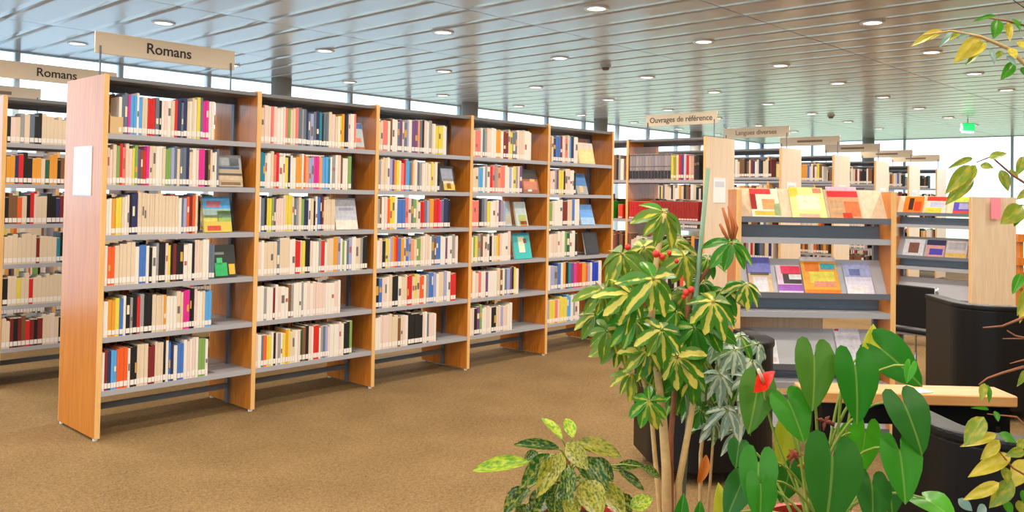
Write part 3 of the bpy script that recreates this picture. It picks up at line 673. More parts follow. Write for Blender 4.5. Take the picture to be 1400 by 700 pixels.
for i, (x, w, base, pr, lb) in enumerate([
    (.06, .19, (240, 110, 24), [(.25, .5, .2, .9, (60, 24, 12)), (.55, .9, .15, .7, (232, 60, 16))], 'orange magazine with dark figure on top tray of farther rack'),
    (.28, .19, (206, 190, 180), [(0, 1, .75, 1, (226, 50, 36)), (0, .8, .05, .35, (196, 180, 60)), (.2, .9, .4, .7, (170, 170, 190))], 'magazine with red masthead on top tray of farther rack'),
    (.54, .17, (80, 70, 170), [(0, 1, .7, 1, (176, 196, 60)), (.3, .9, .3, .65, (150, 150, 190)), (0, .9, 0, .2, (206, 60, 40))], 'blue and green magazine on top tray of farther rack')]):
    magazine(rack2, 1, x, w, .2, base, pr, lb)
for x, w, base, pr, lb in [
    (.06, .2, (206, 206, 214), [(.25, .75, .2, .8, (120, 76, 60))], 'grey magazine with brown oval picture on middle tray of farther rack'),
    (.28, .18, (206, 150, 150), [(0, 1, .7, 1, (40, 44, 80)), (.2, .9, .15, .5, (70, 66, 170))], 'pink and navy magazine on middle tray of farther rack'),
    (.47, .2, (196, 186, 186), [(.1, .9, .5, .9, (170, 166, 176)), (0, 1, .05, .3, (206, 170, 90))], 'grey and tan magazine on middle tray of farther rack')]:
    magazine(rack2, 2, x, w, .2, base, pr, lb)
t = thing('notice', 'pink paper notice on pale end panel of farther magazine rack', 'notice', tuple(G(1355, 8.385, 1.33))); t.rotation_euler = (0, 0, RZ)
bxo('sheet', (0, .095, -.003, 0, 0, .205), mat('pink_paper', (240, 140, 156), .6), t)

# low window bench far right
q = G(1392, 12.0)
t = thing('window_bench', 'low brown wooden shelf unit beside the far window', 'bench', q, RZ)
for z in (.95, .62, .3): bxo('board', (0, 1.2, 0, .35, z, z+.11), WOOD, t)
for x in (.05, 1.1): bxo('support', (x, x+.05, .05, .3, 0, .95), WOOD, t)

# ------------------------------------------------------------------ seating
def u_poly(w, d, r, n=10):
    """outline of a tub back: open to -y, from the left front round to the right front"""
    pts = [(-w/2, -d/2)]
    for k in range(n+1):
        a = math.pi - k*math.pi/2/n; pts.append((-w/2+r+r*math.cos(a), d/2-r+r*math.sin(a)))
    for k in range(n+1):
        a = math.pi/2 - k*math.pi/2/n; pts.append((w/2-r+r*math.cos(a), d/2-r+r*math.sin(a)))
    pts.append((w/2, -d/2)); return pts
def armchair(label, loc, rotz, w=.72, d=.68, H=.75):
    t = thing('armchair', label, 'armchair', loc, rotz, 'black tub armchairs')
    def shell(off_out, off_in, z0, z1, nm, m, bev):
        o = u_poly(w+2*off_out, d+2*off_out, .24+off_out); i = u_poly(w-2*off_in, d-2*off_in+.0, max(.05, .24-off_in))
        i = [(x, max(y, -d/2-off_out)) for x, y in i]; i[0] = (i[0][0], -d/2-off_out); i[-1] = (i[-1][0], -d/2-off_out)
        me = MB().prism(o+i[::-1], z0, z1).mesh(nm, m, bevel=bev, seg=2); return link(nm, me, t)
    shell(0, .09, .07, H-.035, 'shell', LEATHER, .008); shell(.008, .098, H-.037, H, 'rim', LEATHER, .012)
    bxo('seat_base', (-w/2+.09, w/2-.09, -d/2+.02, d/2-.09, .08, .30), LEATHER, t)
    bxo('seat_cushion', (-w/2+.095, w/2-.095, -d/2, d/2-.1, .302, .43), LEATHER, t, .03, 3)
    for x in (-w/2+.06, w/2-.06):
        for y in (-d/2+.06, d/2-.1): link('leg', MB().lathe([(.02, 0), (.022, .075)], 12, (x, y, 0)).mesh('leg', CHROME), t)
    return t
armchair('black tub armchair standing behind the umbrella plant', G(966, 4.62), RZ+math.pi+.12, .68, .52, .73)
armchair('black tub armchair beside the farther magazine rack, back towards camera', G(1376, 6.1), RZ+math.pi-.1, .86, .7, .78)
armchair('black armchair lowest at the picture edge, tucked against wooden table', G(1388, 2.9), RZ+math.pi+.05, .62, .5, .73)
# narrow wooden table
q = G(1290, 3.32)
t = thing('side_table', 'narrow beech side table with black legs between the black armchairs', 'table', q, RZ-.03)
bxo('table_top', (-.56, .235, -.085, .085, .70, .742), TABLEW, t, .004)
for x in (-.5, .18):
    for y in (-.05, .05): bxo('leg', (x, x+.035, y-.0175, y+.0175, 0, .70), LEATHER, t)
bxo('apron', (-.5, .2, -.06, -.045, .62, .70), LEATHER, t)
q = P(1254, 534, 3.3)
t = thing('paper_sheet', 'small white paper lying on the narrow beech table', 'paper', (q.x, q.y, .743), RZ+.3)
bxo('sheet', (-.05, .05, -.03, .03, 0, .002), PAPER, t)
# chrome framed chair
t = thing('visitor_chair', 'black chair with chrome tube frame beside the near magazine rack', 'chair', G(1264, 6.95), RZ+2.15)
bxo('backrest', (-.2, .2, .2, .225, .48, .81), LEATHER, t, .01, 2); bxo('seat', (-.21, .21, -.22, .2, .42, .46), LEATHER, t, .015, 2)
for s in (-1, 1):
    x = .225*s
    link('side_frame', MB().tube([(x, .213, .81), (x, .213, .5), (x, .2, .44), (x, -.2, .44), (x, -.24, .40), (x, -.24, .04), (x, -.21, .012), (x, .25, .012)], .0115, 10).mesh('side_frame', CHROME, smooth=True), t)
    link('arm_tube', MB().tube([(x, .21, .56), (x, -.18, .56), (x, -.22, .53), (x, -.22, .44)], .0115, 10).mesh('arm_tube', CHROME, smooth=True), t)
    bxo('arm_pad', (x-.025, x+.025, -.18, .17, .572, .60), mat('grey_arm_pad', (150, 156, 170), .5), t, .006)

# ------------------------------------------------------------------ plants
def leaf_mesh(name, prof, m, droop=.15, fold=.12, nl=8, nw=4, wave=0.0):
    """blade along +y of unit length and unit width; prof(t) gives half width (0..0.5)."""
    b = MB(); uv = []
    for i in range(nl+1):
        t = i/nl; hw = prof(t)
        for j in range(nw+1):
            s = -1+2*j/nw
            b.v.append((s*hw, t, -droop*t*t + fold*abs(s)*hw*1.3 + wave*math.sin(t*17)*abs(s)*hw)); uv.append((.5+s*hw*.98, t))
    for i in range(nl):
        for j in range(nw):
            a = i*(nw+1)+j; b.f.append((a, a+1, a+nw+2, a+nw+1)); b.m.append(0)
    me = b.mesh(name, m, smooth=True); ul = me.uv_layers.new(name='UVMap')
    for p in me.polygons:
        for li, vi in zip(p.loop_indices, p.vertices): ul.data[li].uv = uv[vi]
    return me
def heart_mesh(name, m, droop=.12):
    """anthurium blade: petiole joins at the origin, tip at y=1, two lobes reach back to y=-.35"""
    b = MB(); uv = []; n = 12
    half = [(0, 0), (.03, -.08), (.06, -.22), (.14, -.33), (.26, -.36), (.39, -.28), (.48, -.08), (.5, .14), (.44, .38), (.31, .64), (.15, .87), (0, 1.0)]
    ctr = [0, .0, .02, .05, .09, .14, .22, .34, .5, .68, .86, 1.0]
    def zz(x, y): return -droop*max(y, 0)**2*1.4 - .10*(max(0, -y)) + .16*abs(x)*(1-abs(x)) + .016*math.sin(26*y-16*abs(x))*min(1, abs(x)*6)
    for s in (-1, 1):
        base = len(b.v)
        for k, (x, y) in enumerate(half):
            for f in (0, .33, .66, 1):
                xx = x*f; yv = ctr[k]+(y-ctr[k])*f
                b.v.append((s*xx, yv, zz(xx, yv))); uv.append((.5+s*xx, max(0, yv)))
        for k in range(len(half)-1):
            for f in range(3):
                a = base+k*4+f; q = (a, a+1, a+5, a+4)
                b.f.append(q if s > 0 else q[::-1]); b.m.append(0)
    me = b.mesh(name, m, smooth=True)
    bm = bmesh.new(); bm.from_mesh(me); bmesh.ops.remove_doubles(bm, verts=bm.verts[:], dist=.0005); bm.to_mesh(me); bm.free()
    ul = me.uv_layers.new(name='UVMap')
    for p in me.polygons:
        p.use_smooth = True
        for li, vi in zip(p.loop_indices, p.vertices):
            co = me.vertices[vi].co; ul.data[li].uv = (.5+co.x, co.y)
    return me
def set_blade(o, base, tip, width, normal):
    base, tip = Vector(base), Vector(tip); Y = tip-base; L = Y.length; Y.normalize()
    X = Y.cross(Vector(normal)); X.normalize(); Z = X.cross(Y)
    M = Matrix(((X.x*width, Y.x*L, Z.x*L, base.x), (X.y*width, Y.y*L, Z.y*L, base.y), (X.z*width, Y.z*L, Z.z*L, base.z), (0, 0, 0, 1)))
    return M
def bez(a, b, c, n=8):
    a, b, c = Vector(a), Vector(b), Vector(c)
    return [a*(1-t)**2 + b*2*t*(1-t) + c*t*t for t in [i/n for i in range(n+1)]]
TOCAM = -FW; Z3 = Vector((0, 0, 1))
def pot(t, c, r, h, m=TERRA):
    """c: world point on the stand; children in the plant's own frame (plant empty has no rotation)"""
    o = Vector(c)-Vector(t.location)
    link('pot', MB().lathe([(r*.72, 0), (r*.98, h-.03), (r*1.05, h-.03), (r*1.06, h), (r*.95, h), (r*.93, h-.03)], 28, tuple(o)).mesh('pot', m, smooth=False), t)
    link('soil', MB().lathe([(r*.92, h-.04), (r*.9, h-.028), (.01, h-.022)], 20, tuple(o)).mesh('soil', SOIL), t)
# plant stand (below the picture's lower edge)
STZ = .24
for nm, pxs, tt, lb in (('plant_stand', (700, 1010), (2.31, 2.74), 'low dark plant stand under the speckled and umbrella plants'), ('plant_stand', (1030, 1500), (1.75, 2.2), 'low dark plant stand under the heart-leaved plant')):
    c0 = G((pxs[0]+pxs[1])/2, sum(tt)/2); hw = (pxs[1]-pxs[0])/2*sum(tt)/2/FPX; hd = (tt[1]-tt[0])/2+.04
    t = thing(nm, lb, 'plant stand', c0, RZ); bxo('top', (-hw, hw, -hd, hd, STZ-.03, STZ), BENCH, t, .004)
    for sx in (-1, 1):
        for sy in (-1, 1): bxo('leg', (sx*(hw-.04)-.02, sx*(hw-.04)+.02, sy*(hd-.04)-.02, sy*(hd-.04)+.02, 0, STZ-.03), BENCH, t)

# --- umbrella plants
SCH_P = lambda t: .5*(math.sin(math.pi*min(1, t**.78))**.8)*(.55+.45*t)*1.15 if 0 < t < 1 else .012
SCH = [leaf_mesh('leaflet', SCH_P, leaf_mat('variegated_leaf_yellow', (58, 118, 26), (84, 136, 36), (226, 208, 96), 'centre', .34, 3.2, .63), .22),
       leaf_mesh('leaflet', SCH_P, leaf_mat('variegated_leaf_green', (48, 118, 22), (70, 140, 40), (160, 176, 60), 'centre', .34, 3.2, .80), .18),
       leaf_mesh('leaflet', SCH_P, leaf_mat('variegated_leaf_lime', (92, 128, 36), (120, 146, 48), (206, 190, 70), 'centre', .36, 3.2, .70), .26)]
NAR_P = lambda t: .5*(math.sin(math.pi*min(1, t**.85))**.9) if 0 < t < 1 else .012
PALEL = leaf_mesh('leaflet', NAR_P, leaf_mat('pale_variegated_leaf', (150, 176, 156), (122, 154, 130), (216, 222, 196), 'centre', .3, 6, .56), .22)
PALEG = leaf_mesh('leaflet', NAR_P, leaf_mat('sage_leaf', (110, 140, 96), (96, 128, 70), (190, 200, 150), 'centre', .35, 6, .62), .22)
def trunk_pts(pix, t):
    return [P(x, y, t+dt) for x, y, dt in pix]
def umbrella(label, t0, trunks, whorls, potpx, meshes, wr, stake=None, pz=.24):
    STZ = pz; root_p = G(potpx, t0, STZ); t = thing('umbrella_plant', label, 'potted plant', root_p); o0 = Vector(root_p)
    pot(t, root_p, .15, .17)
    allp = []
    for pix, rads, m in trunks:
        pts = [P(x, y, t0+d) for x, y, d in pix]; pts[0] = Vector((pts[0].x, pts[0].y, STZ+.14)); sm = []
        for a, b_ in zip(pts, pts[1:]):
            for k in range(4): sm.append(a.lerp(b_, k/4))
        sm.append(pts[-1]); allp += sm[4:]
        rr = [rads[0]+(rads[1]-rads[0])*i/(len(sm)-1) for i in range(len(sm))]
        link('stem', MB().tube([p-o0 for p in sm], rr, 8).mesh('stem', m, smooth=True), t)
    if stake:
        pts = [P(x, y, t0+d) for x, y, d in stake]; pts[0] = Vector((pts[0].x, pts[0].y, STZ+.14))
        link('stake', MB().tube([p-o0 for p in pts], .0075, 8).mesh('stake', STAKE, smooth=True), t)
    for k, (px, py, rpx, mi, dt, face) in enumerate(whorls):
        c = P(px, py, t0+dt); near = min(allp, key=lambda q: (q-(c-Vector((0, 0, .10)))).length)
        mid = (c+near)/2 + Vector((0, 0, .02))
        pet = link('leaf', MB().tube([p-o0 for p in bez(near, mid, c, 6)], .0026, 6).mesh('leaf', PETIOLE, smooth=True), t)
        side = RT*random.uniform(-.35, .35)
        A = (TOCAM*face*random.uniform(.55, .95) + Z3*random.uniform(.5, .8) + side).normalized()
        n = random.choice((7, 7, 8)); ph = random.uniform(0, 6.28); U = A.orthogonal().normalized(); V = A.cross(U)
        L = rpx*1.1*(t0+dt)/FPX
        for q in range(n):
            a = ph+2*math.pi*q/n+random.uniform(-.13, .13); rad = U*math.cos(a)+V*math.sin(a)
            up = rad.dot(Z3); dr = .26 + .4*(1-up)/2 + random.uniform(-.16, .16)
            d = (rad*math.cos(dr) - A*math.sin(dr)*.9 - Z3*.26).normalized(); ln = L*random.uniform(.78, 1.15)
            me = meshes[mi] if random.random() < .88 else random.choice(meshes)
            lf = link('leaflet', me, pet); lf.matrix_basis = set_blade(lf, c-o0+d*.006, c-o0+d*(ln+.006), ln*random.uniform(*wr), A)
    return t
umbrella('tall variegated umbrella plant with yellow-centred leaves on slender trunks', 2.6,
    [([(913, 720, 0), (911, 640, 0), (906, 570, .02), (899, 510, .02), (890, 455, .0), (893, 385, -.05), (908, 292, -.05)], (.016, .008), STEM),
     ([(926, 720, .02), (928, 660, .02), (942, 585, .04), (955, 500, .05), (968, 430, .05), (975, 410, .0)], (.012, .007), STEM),
     ([(918, 720, -.02), (917, 600, .05), (925, 500, .08), (945, 400, .08), (985, 345, .06), (1000, 332, .05)], (.010, .005), TWIG),
     ([(908, 720, .0), (890, 560, .1), (868, 470, .1), (850, 400, .08), (835, 380, .05)], (.008, .005), STEM)],
    [(908, 290, 44, 2, -.05, .8), (850, 346, 42, 2, -.05, .9), (894, 381, 50, 0, -.22, 1.0), (862, 402, 44, 0, -.15, 1.0), (975, 412, 50, 0, -.2, 1.0), (1000, 331, 44, 1, .0, .9),
     (968, 352, 28, 1, .1, .9), (824, 396, 36, 2, .0, .9), (830, 452, 34, 2, .0, .9), (905, 450, 44, 0, -.18, 1.0), (868, 438, 42, 1, -.05, 1.0), (950, 448, 42, 1, .0, 1.0), (936, 350, 36, 2, .05, .9),
     (885, 478, 36, 0, -.05, .9), (925, 488, 40, 0, -.05, .9), (887, 548, 34, 1, -.08, .8), (862, 510, 30, 2, .0, .7), (945, 508, 38, 1, .0, .9), (1020, 388, 30, 0, .05, .7), (922, 330, 36, 2, .12, .8),
     (880, 338, 38, 2, .12, .8), (925, 425, 44, 1, .05, 1.0), (850, 425, 40, 1, .1, .9), (940, 398, 40, 2, .12, .9), (990, 395, 38, 1, .1, .9), (842, 372, 38, 2, .1, .9), (905, 415, 42, 1, .1, 1.0), (880, 455, 42, 1, .12, .9), (940, 470, 42, 1, .12, .9), (845, 470, 36, 2, .1, .8), (920, 455, 44, 1, .15, .9), (965, 440, 42, 1, .12, .9), (900, 500, 36, 1, .12, .8), (815, 430, 32, 2, .1, .8), (960, 385, 36, 1, .15, .8), (870, 372, 40, 2, .15, .9), (935, 530, 34, 1, .1, .7), (830, 420, 36, 1, .1, .8)],
    918, SCH, (.42, .52), stake=[(930, 720, .06), (950, 420, .06), (968, 230, .06)])
umbrella('pale grey-green umbrella plant behind the yellow variegated one', 2.95,
    [([(958, 720, 0), (958, 620, .0), (965, 560, .0), (985, 500, .0), (1000, 465, 0)], (.008, .004), STEM), ([(962, 720, 0), (975, 600, .0), (1000, 560, -.03)], (.006, .003), STEM)],
    [(978, 470, 34, 0, 0, .7), (1005, 478, 36, 0, -.05, .7), (1028, 492, 36, 0, 0, .6), (985, 512, 36, 0, -.1, .7), (1008, 525, 34, 0, 0, .6), (962, 520, 34, 1, 0, .7), (995, 560, 40, 0, -.1, .7), (970, 548, 32, 1, 0, .7), (1012, 458, 30, 0, .05, .6), (945, 545, 30, 1, .05, .7), (1020, 515, 34, 0, -.1, .6), (992, 490, 32, 0, .05, .7), (1015, 560, 34, 0, 0, .6), (975, 575, 32, 0, -.05, .6), (1036, 470, 28, 0, .05, .6), (960, 490, 32, 1, .05, .7), (1005, 590, 30, 0, 0, .5), (985, 535, 34, 0, 0, .7), (905, 470, 32, 2, -.1, .8), (930, 460, 32, 2, -.15, .8), (915, 500, 32, 2, -.1, .8), (950, 475, 30, 2, -.1, .8), (940, 530, 30, 2, -.1, .8), (920, 540, 28, 2, 0, .8), (958, 560, 28, 2, -.05, .8), (890, 500, 28, 2, -.05, .8), (970, 450, 32, 2, -.1, .8)],
    960, [PALEL, PALEG, SCH[1]], (.28, .38), pz=0.0)

# --- speckled croton-like plant
CRO_P = lambda t: .5*(math.sin(math.pi*min(1, (t*.97+.02)**.9))**.75) if t < 1 else .01
CRO = [leaf_mesh('leaf', CRO_P, leaf_mat('speckled_leaf_dark', (24, 68, 30), (38, 84, 36), (150, 152, 64), 'speck', .28, 11, .56), .12, .22),
       leaf_mesh('leaf', CRO_P, leaf_mat('speckled_leaf_gold', (62, 94, 34), (78, 106, 38), (172, 160, 60), 'speck', .3, 11, .47), .12, .2),
       leaf_mesh('leaf', CRO_P, leaf_mat('speckled_leaf_lime', (120, 150, 36), (100, 160, 46), (196, 206, 70), 'speck', .32, 8, .5), .1, .18)]
T0 = 2.4
LV = [((768, 600), (741, 569), 13, 2, -.02, .03), ((783, 598), (774, 570), 16, 2, 0, .05), ((764, 614), (702, 605), 15, 0, 0, 0), ((722, 632), (645, 641), 20, 2, 0, .0), ((752, 622), (714, 664), 24, 0, -.04, -.12),
      ((760, 626), (736, 676), 24, 1, -.05, -.16), ((766, 620), (762, 656), 17, 1, -.06, -.12), ((776, 606), (802, 640), 24, 1, -.04, -.1), ((790, 604), (851, 622), 22, 1, 0, -.02), ((798, 626), (831, 669), 26, 0, -.05, -.12),
      ((778, 640), (778, 686), 20, 0, -.1, -.2), ((800, 658), (820, 704), 34, 1, -.1, -.2), ((722, 668), (690, 698), 24, 0, 0, -.1), ((822, 662), (853, 702), 28, 1, -.03, -.12), ((842, 640), (880, 634), 14, 0, .05, .05),
      ((876, 638), (904, 653), 13, 0, .05, .05), ((846, 644), (882, 670), 12, 0, .03, 0), ((814, 626), (838, 658), 20, 0, .05, 0), ((744, 672), (728, 704), 26, 0, -.04, -.12), ((760, 674), (758, 706), 24, 0, -.06, -.14),
      ((782, 680), (782, 712), 22, 1, -.12, -.2), ((862, 694), (892, 680), 20, 2, -.05, -.05), ((792, 612), (835, 619), 15, 0, .05, .08), ((736, 620), (714, 630), 16, 0, .05, .08), ((772, 660), (746, 690), 24, 0, .0, .0), ((796, 664), (838, 690), 26, 0, .0, .0), ((752, 640), (722, 660), 22, 0, .04, .05), ((790, 640), (820, 650), 24, 0, .04, .05), ((720, 690), (708, 715), 20, 0, .05, .0), ((846, 676), (866, 700), 20, 0, .05, .05)]
rp = G(778, T0+.02, STZ); t = thing('speckled_plant', 'bushy plant with gold-speckled leathery leaves in red pot', 'potted plant', rp); o0 = Vector(rp)
pot(t, rp, .13, .33)
crown = P(776, 612, T0+.03)
link('stem', MB().tube([Vector((0, 0, .29)), P(777, 660, T0+.02)-o0, crown-o0], [.012, .010, .005], 8).mesh('stem', TWIG, smooth=True), t)
for (b0, t1, w, mi, d0, d1) in LV:
    a = P(b0[0], b0[1], T0+d0); e = P(t1[0], t1[1], T0+d1); lf = link('leaf', CRO[mi], t)
    nrm = (TOCAM*.8 + Z3*.75 + RT*random.uniform(-.3, .3)).normalized()
    lf.matrix_basis = set_blade(lf, a-o0, e-o0, w*T0/FPX*1.1, nrm)
    s = link('petiole', MB().tube([Vector(q)-o0 for q in bez(P(777, min(690, b0[1]+25), T0+.03), (a+crown)/2, a, 4)], .0025, 5).mesh('petiole', PETIOLE, smooth=True), t)

# --- heart-leaved anthurium
HM = [heart_mesh('leaf', leaf_mat('heart_leaf_green', (34, 112, 14), (54, 130, 20), None, 'plain', .48)), heart_mesh('leaf', leaf_mat('heart_leaf_dark', (36, 98, 24), (50, 110, 30), None, 'plain', .44)),
      heart_mesh('leaf', leaf_mat('heart_leaf_bright', (64, 150, 24), (86, 160, 30), None, 'plain', .3)), heart_mesh('leaf', leaf_mat('heart_leaf_olive', (62, 112, 26), (78, 120, 32), None, 'plain', .48)),
      heart_mesh('leaf', leaf_mat('heart_leaf_yellow', (170, 176, 40), (186, 180, 50), None, 'plain', .34))]
T1 = 2.1
AL = [((1113, 487), (1116, 561), 51, 3, -.05, -.10), ((1169, 500), (1178, 579), 56, 0, -.08, -.13), ((1036, 528), (1026, 592), 44, 3, 0, -.05), ((1078, 549), (1103, 604), 48, 0, -.05, -.1), ((1138, 626), (1136, 726), 78, 1, -.22, -.28),
      ((1236, 552), (1267, 620), 56, 1, -.12, -.18), ((1230, 616), (1242, 689), 49, 0, -.15, -.2), ((1206, 478), (1266, 527), 52, 0, .02, -.02), ((1189, 484), (1197, 441), 22, 4, .02, .05), ((1037, 634), (1035, 708), 45, 0, -.1, -.16),
      ((1013, 662), (992, 712), 34, 1, .0, -.03), ((1183, 592), (1176, 655), 38, 2, .0, -.03), ((1192, 662), (1197, 722), 46, 1, -.12, -.18), ((1266, 682), (1304, 704), 40, 2, -.1, -.2), ((1075, 590), (1068, 640), 28, 4, .06, .05),
      ((1040, 664), (1042, 720), 40, 0, -.16, -.22), ((930, 712), (936, 676), 20, 0, .12, .12), ((955, 716), (959, 684), 18, 0, .12, .14), ((988, 706), (984, 660), 22, 4, .08, .1), ((1080, 640), (1070, 690), 40, 1, .1, .08), ((1165, 600), (1150, 650), 40, 2, .08, .05), ((1215, 660), (1222, 706), 36, 1, .02, 0), ((1010, 610), (1006, 640), 26, 1, .08, .06), ((1245, 500), (1240, 524), 14, 2, -.08, -.09)]
rp = G(1120, T1, STZ); t = thing('anthurium', 'leafy plant with large glossy heart-shaped leaves and one red flower', 'potted plant', rp); o0 = Vector(rp)
pot(t, rp, .15, .43)
base = Vector((rp.x, rp.y, STZ+.40))
for (b0, t1, w, mi, d0, d1) in AL:
    a = P(b0[0], b0[1], T1+d0); e = P(t1[0], t1[1], T1+d1); lf = link('leaf', HM[mi], t)
    nrm = (TOCAM*.9 + Z3*.4 + RT*random.uniform(-.25, .25)).normalized(); lf.matrix_basis = set_blade(lf, a-o0, e-o0, 1.16*w*(T1+d0)/FPX, nrm)
    b_ = base + RT*random.uniform(-.05, .05) + FW*random.uniform(-.02, .04); mid = Vector(((a.x*.45+b_.x*.55), (a.y*.45+b_.y*.55), max(a.z+.0, b_.z+.05))) + FW*.06
    link('petiole', MB().tube([q-o0 for q in bez(b_, mid, a+FW*.004, 9)], [.0042-.0002*k for k in range(10)], 6).mesh('petiole', PETIOLE, smooth=True), t)
REDF = mat('red_spathe', (232, 44, 24), .22)
f0 = P(1043, 522, T1-.04); fl = link('flower', MB().tube([q-o0 for q in bez(base, P(1050, 600, T1+.06), f0, 8)], .003, 6).mesh('flower', PETIOLE, smooth=True), t)
sp = heart_mesh('spathe', REDF, .25)
s1 = link('spathe', sp, fl); s1.matrix_basis = set_blade(s1, f0-o0+UP*.004, P(1038, 533, T1-.08)-o0, 24*T1/FPX, (TOCAM+RT*.4+Z3*.3).normalized())
s2 = link('spathe', sp, fl); s2.matrix_basis = set_blade(s2, f0-o0, P(1055, 509, T1-.06)-o0, 20*T1/FPX, (TOCAM-RT*.4+Z3*.5).normalized())
link('spadix', MB().tube([f0-o0+TOCAM*.006, P(1037, 505, T1-.08)-o0], [.0045, .003], 8).mesh('spadix', mat('cream_spadix', (236, 206, 176), .5), smooth=True), fl)
# dried flower heads and fallen orange leaf
for px, py, col, r in ((1128, 578, (120, 52, 34), 10), (1085, 622, (150, 66, 40), 9), (1100, 640, (196, 120, 70), 9)):
    b = MB(); c = P(px, py, T1+.02)-o0
    for k in range(7):
        d = Vector((random.uniform(-1, 1), random.uniform(-1, 1), random.uniform(-1, .6))).normalized()*r*T1/FPX; b.tube([c, c+d*.6+Z3*.004, c+d*1.3], [.004, .005, .0015], 5)
    link('dried_flower', b.mesh('dried_flower', mat('dried_%d' % px, col, .8), smooth=True), t)
lf = link('leaf', leaf_mesh('leaf', CRO_P, mat('orange_old_leaf', (226, 130, 40), .5), .3, .3), bpy.data.objects['umbrella_plant.001'])
oo = Vector(bpy.data.objects['umbrella_plant.001'].location)
lf.matrix_basis = set_blade(lf, P(965, 622, 2.9)-oo, P(957, 664, 2.88)-oo, .035, TOCAM)

# --- weeping fig reaching in from the picture edge
FIG_P = lambda t: .5*(math.sin(math.pi*min(1, t**.8))**.85) if 0 < t < 1 else .01
FIG = [leaf_mesh('leaf', FIG_P, leaf_mat('fig_leaf_green', (58, 132, 22), (70, 140, 30), None, 'plain', .3), .2), leaf_mesh('leaf', FIG_P, leaf_mat('fig_leaf_gold', (196, 178, 44), (176, 170, 50), (214, 190, 80), 'speck', .32, 4, .5), .2),
       leaf_mesh('leaf', FIG_P, leaf_mat('fig_leaf_sage', (140, 168, 156), (120, 150, 140), None, 'plain', .3), .2), leaf_mesh('leaf', FIG_P, leaf_mat('fig_leaf_olive', (104, 138, 50), (140, 150, 44), (176, 160, 50), 'speck', .3, 4, .56), .18)]
T2 = 1.95; rp = G(1480, T2, STZ); t = thing('weeping_fig', 'small-leaved fig tree whose branches reach in from the picture edge', 'potted plant', rp); o0 = Vector(rp)
pot(t, rp, .16, .32)
def branch(pix, r0, r1, m=TWIG):
    pts = [P(x, y, T2+d)-o0 for x, y, d in pix]; sm = []
    for a, b_ in zip(pts, pts[1:]):
        for k in range(3): sm.append(a.lerp(b_, k/3))
    sm.append(pts[-1]); link('branch', MB().tube(sm, [r0+(r1-r0)*i/(len(sm)-1) for i in range(len(sm))], 6).mesh('branch', m, smooth=True), t)
tp = [Vector((0, 0, .28)), P(1478, 600, T2)-o0, P(1470, 350, T2)-o0, P(1475, 100, T2)-o0, P(1460, -60, T2)-o0]
link('trunk', MB().tube(tp, [.02, .018, .014, .010, .006], 10).mesh('trunk', STEM, smooth=True), t)
branch([(1474, 140, 0), (1410, 96, 0), (1378, 66, 0), (1340, 50, -.02), (1300, 42, -.03), (1262, 48, -.04)], .006, .0015, STEM)
branch([(1474, 60, 0), (1420, 40, 0), (1375, 28, 0), (1345, 24, 0)], .004, .0012)
branch([(1472, 320, 0), (1420, 262, 0), (1385, 240, 0), (1355, 214, 0), (1335, 222, 0)], .004, .0012)
branch([(1474, 420, 0), (1400, 434, 0), (1370, 446, 0), (1344, 448, 0)], .0045, .0016); branch([(1400, 462, 0), (1388, 459, 0), (1377, 452, 0)], .003, .0012); branch([(1474, 470, 0), (1400, 463, 0), (1371, 463, 0)], .003, .0012)
branch([(1474, 500, 0), (1398, 502, 0), (1370, 510, 0), (1350, 517, 0), (1338, 526, 0)], .0045, .0015); branch([(1474, 490, 0), (1400, 492, 0), (1381, 497, 0)], .003, .0012)
branch([(1474, 640, 0), (1420, 600, 0), (1390, 570, 0), (1350, 566, 0)], .004, .0012); branch([(1474, 690, 0), (1420, 660, 0), (1385, 640, 0), (1360, 610, 0)], .004, .0012); branch([(1474, 300, 0), (1440, 290, 0), (1395, 280, 0)], .003, .0012)
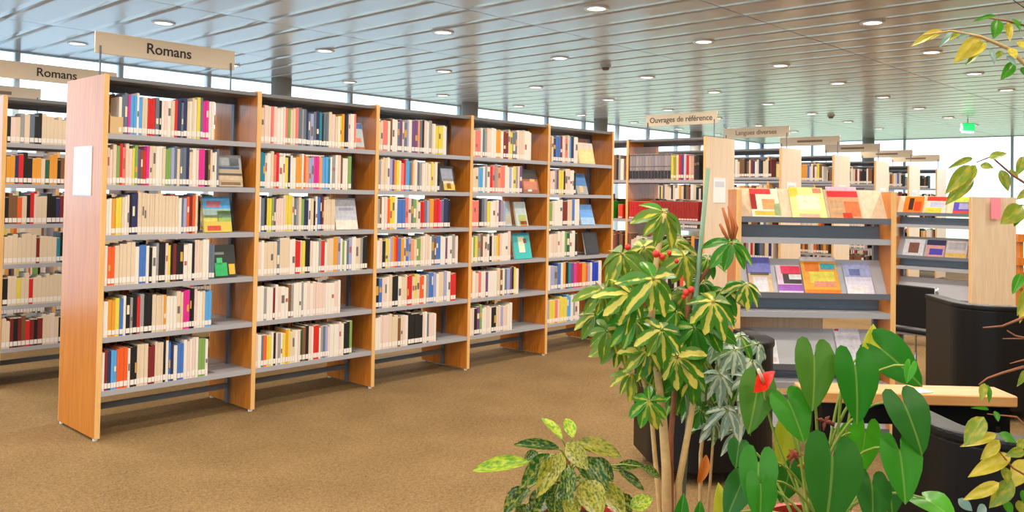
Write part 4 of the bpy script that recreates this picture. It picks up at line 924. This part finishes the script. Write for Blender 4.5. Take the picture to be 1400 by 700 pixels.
FL = [((1288, 42), (1250, 57), 13, 1), ((1306, 44), (1286, 60), 10, 2), ((1312, 44), (1300, 52), 8, 3), ((1326, 45), (1312, 50), 8, 2), ((1340, 52), (1308, 82), 22, 1), ((1348, 58), (1320, 78), 14, 1), ((1340, 70), (1322, 86), 8, 3), ((1364, 27), (1361, 50), 17, 0), ((1362, 22), (1334, 25), 7, 0),
      ((1378, 30), (1382, 54), 10, 1), ((1384, 26), (1398, 40), 12, 0), ((1395, 28), (1408, 36), 9, 2), ((1352, 66), (1363, 86), 9, 2), ((1380, 66), (1390, 78), 13, 1), ((1392, 56), (1402, 66), 12, 1), ((1386, 86), (1372, 106), 15, 0), ((1396, 92), (1410, 106), 14, 0), ((1376, 76), (1390, 88), 8, 2), ((1370, 70), (1360, 80), 8, 3), ((1398, 50), (1415, 58), 10, 2),
      ((1330, 216), (1299, 227), 9, 3), ((1352, 216), (1376, 208), 12, 3), ((1340, 226), (1358, 228), 12, 3), ((1326, 226), (1296, 262), 20, 3), ((1330, 242), (1295, 276), 20, 3), ((1334, 226), (1312, 256), 16, 3), ((1368, 232), (1380, 260), 15, 3), ((1380, 232), (1394, 244), 12, 3), ((1398, 282), (1372, 304), 26, 3), ((1400, 214), (1392, 238), 14, 3), ((1410, 260), (1392, 270), 12, 3),
      ((1392, 284), (1390, 308), 14, 0), ((1396, 374), (1386, 400), 14, 0), ((1410, 390), (1394, 430), 18, 3), ((1404, 400), (1396, 440), 12, 1), ((1346, 524), (1342, 546), 11, 3), ((1350, 526), (1355, 550), 8, 0), ((1400, 506), (1394, 528), 10, 3),
      ((1345, 570), (1320, 608), 25, 3), ((1362, 594), (1318, 608), 14, 1), ((1352, 560), (1332, 556), 5, 0), ((1360, 562), (1366, 575), 9, 0), ((1366, 592), (1390, 604), 13, 0), ((1366, 602), (1344, 627), 16, 1), ((1382, 622), (1328, 648), 22, 1), ((1372, 638), (1380, 660), 18, 3), ((1400, 616), (1378, 622), 14, 3), ((1402, 628), (1388, 664), 26, 1), ((1366, 660), (1322, 682), 17, 1), ((1384, 656), (1356, 694), 24, 3), ((1400, 600), (1392, 616), 12, 3),
      ((1372, 684), (1386, 704), 18, 0), ((1392, 684), (1402, 704), 16, 3), ((1310, 682), (1330, 698), 14, 2), ((1398, 670), (1404, 690), 14, 0), ((1346, 690), (1338, 704), 12, 2)]
for b0, t1, w, mi in FL:
    d = random.uniform(-.03, .03); lf = link('leaf', FIG[mi], t)
    lf.matrix_basis = set_blade(lf, P(b0[0], b0[1], T2+d)-o0, P(t1[0], t1[1], T2+d-.02)-o0, w*T2/FPX, (TOCAM*.8+Z3*.5+RT*random.uniform(-.4, .4)).normalized())

# dried flower sprays and red berries of the tall umbrella plant
up = bpy.data.objects['umbrella_plant']; o0 = Vector(up.location)
for pts in (((1000, 330), (994, 304), (988, 284)), ((1001, 328), (1002, 306), (996, 282)), ((1003, 330), (1007, 312), (1003, 298)), ((998, 332), (990, 318), (984, 306))):
    q = [P(x, y, 2.63)-o0 for x, y in pts]
    link('dried_spray', MB().tube([q[0], q[1], q[2]], [.003, .006, .004], 6).mesh('dried_spray', mat('rust_flower_spray', (176, 92, 44), .7), smooth=True), up)
for x, y, r in ((897, 347, .011), (905, 351, .009), (915, 346, .007), (858, 338, .009), (938, 400, .010), (945, 396, .009), (935, 406, .007), (925, 357, .007)):
    c = P(x, y, 2.36)-o0
    link('red_berry', MB().lathe([(r*.3, -r), (r*.8, -r*.6), (r, 0), (r*.8, r*.6), (r*.3, r)], 10, tuple(c)).mesh('red_berry', mat('red_berry_skin', (206, 40, 24), .35), smooth=True), up)
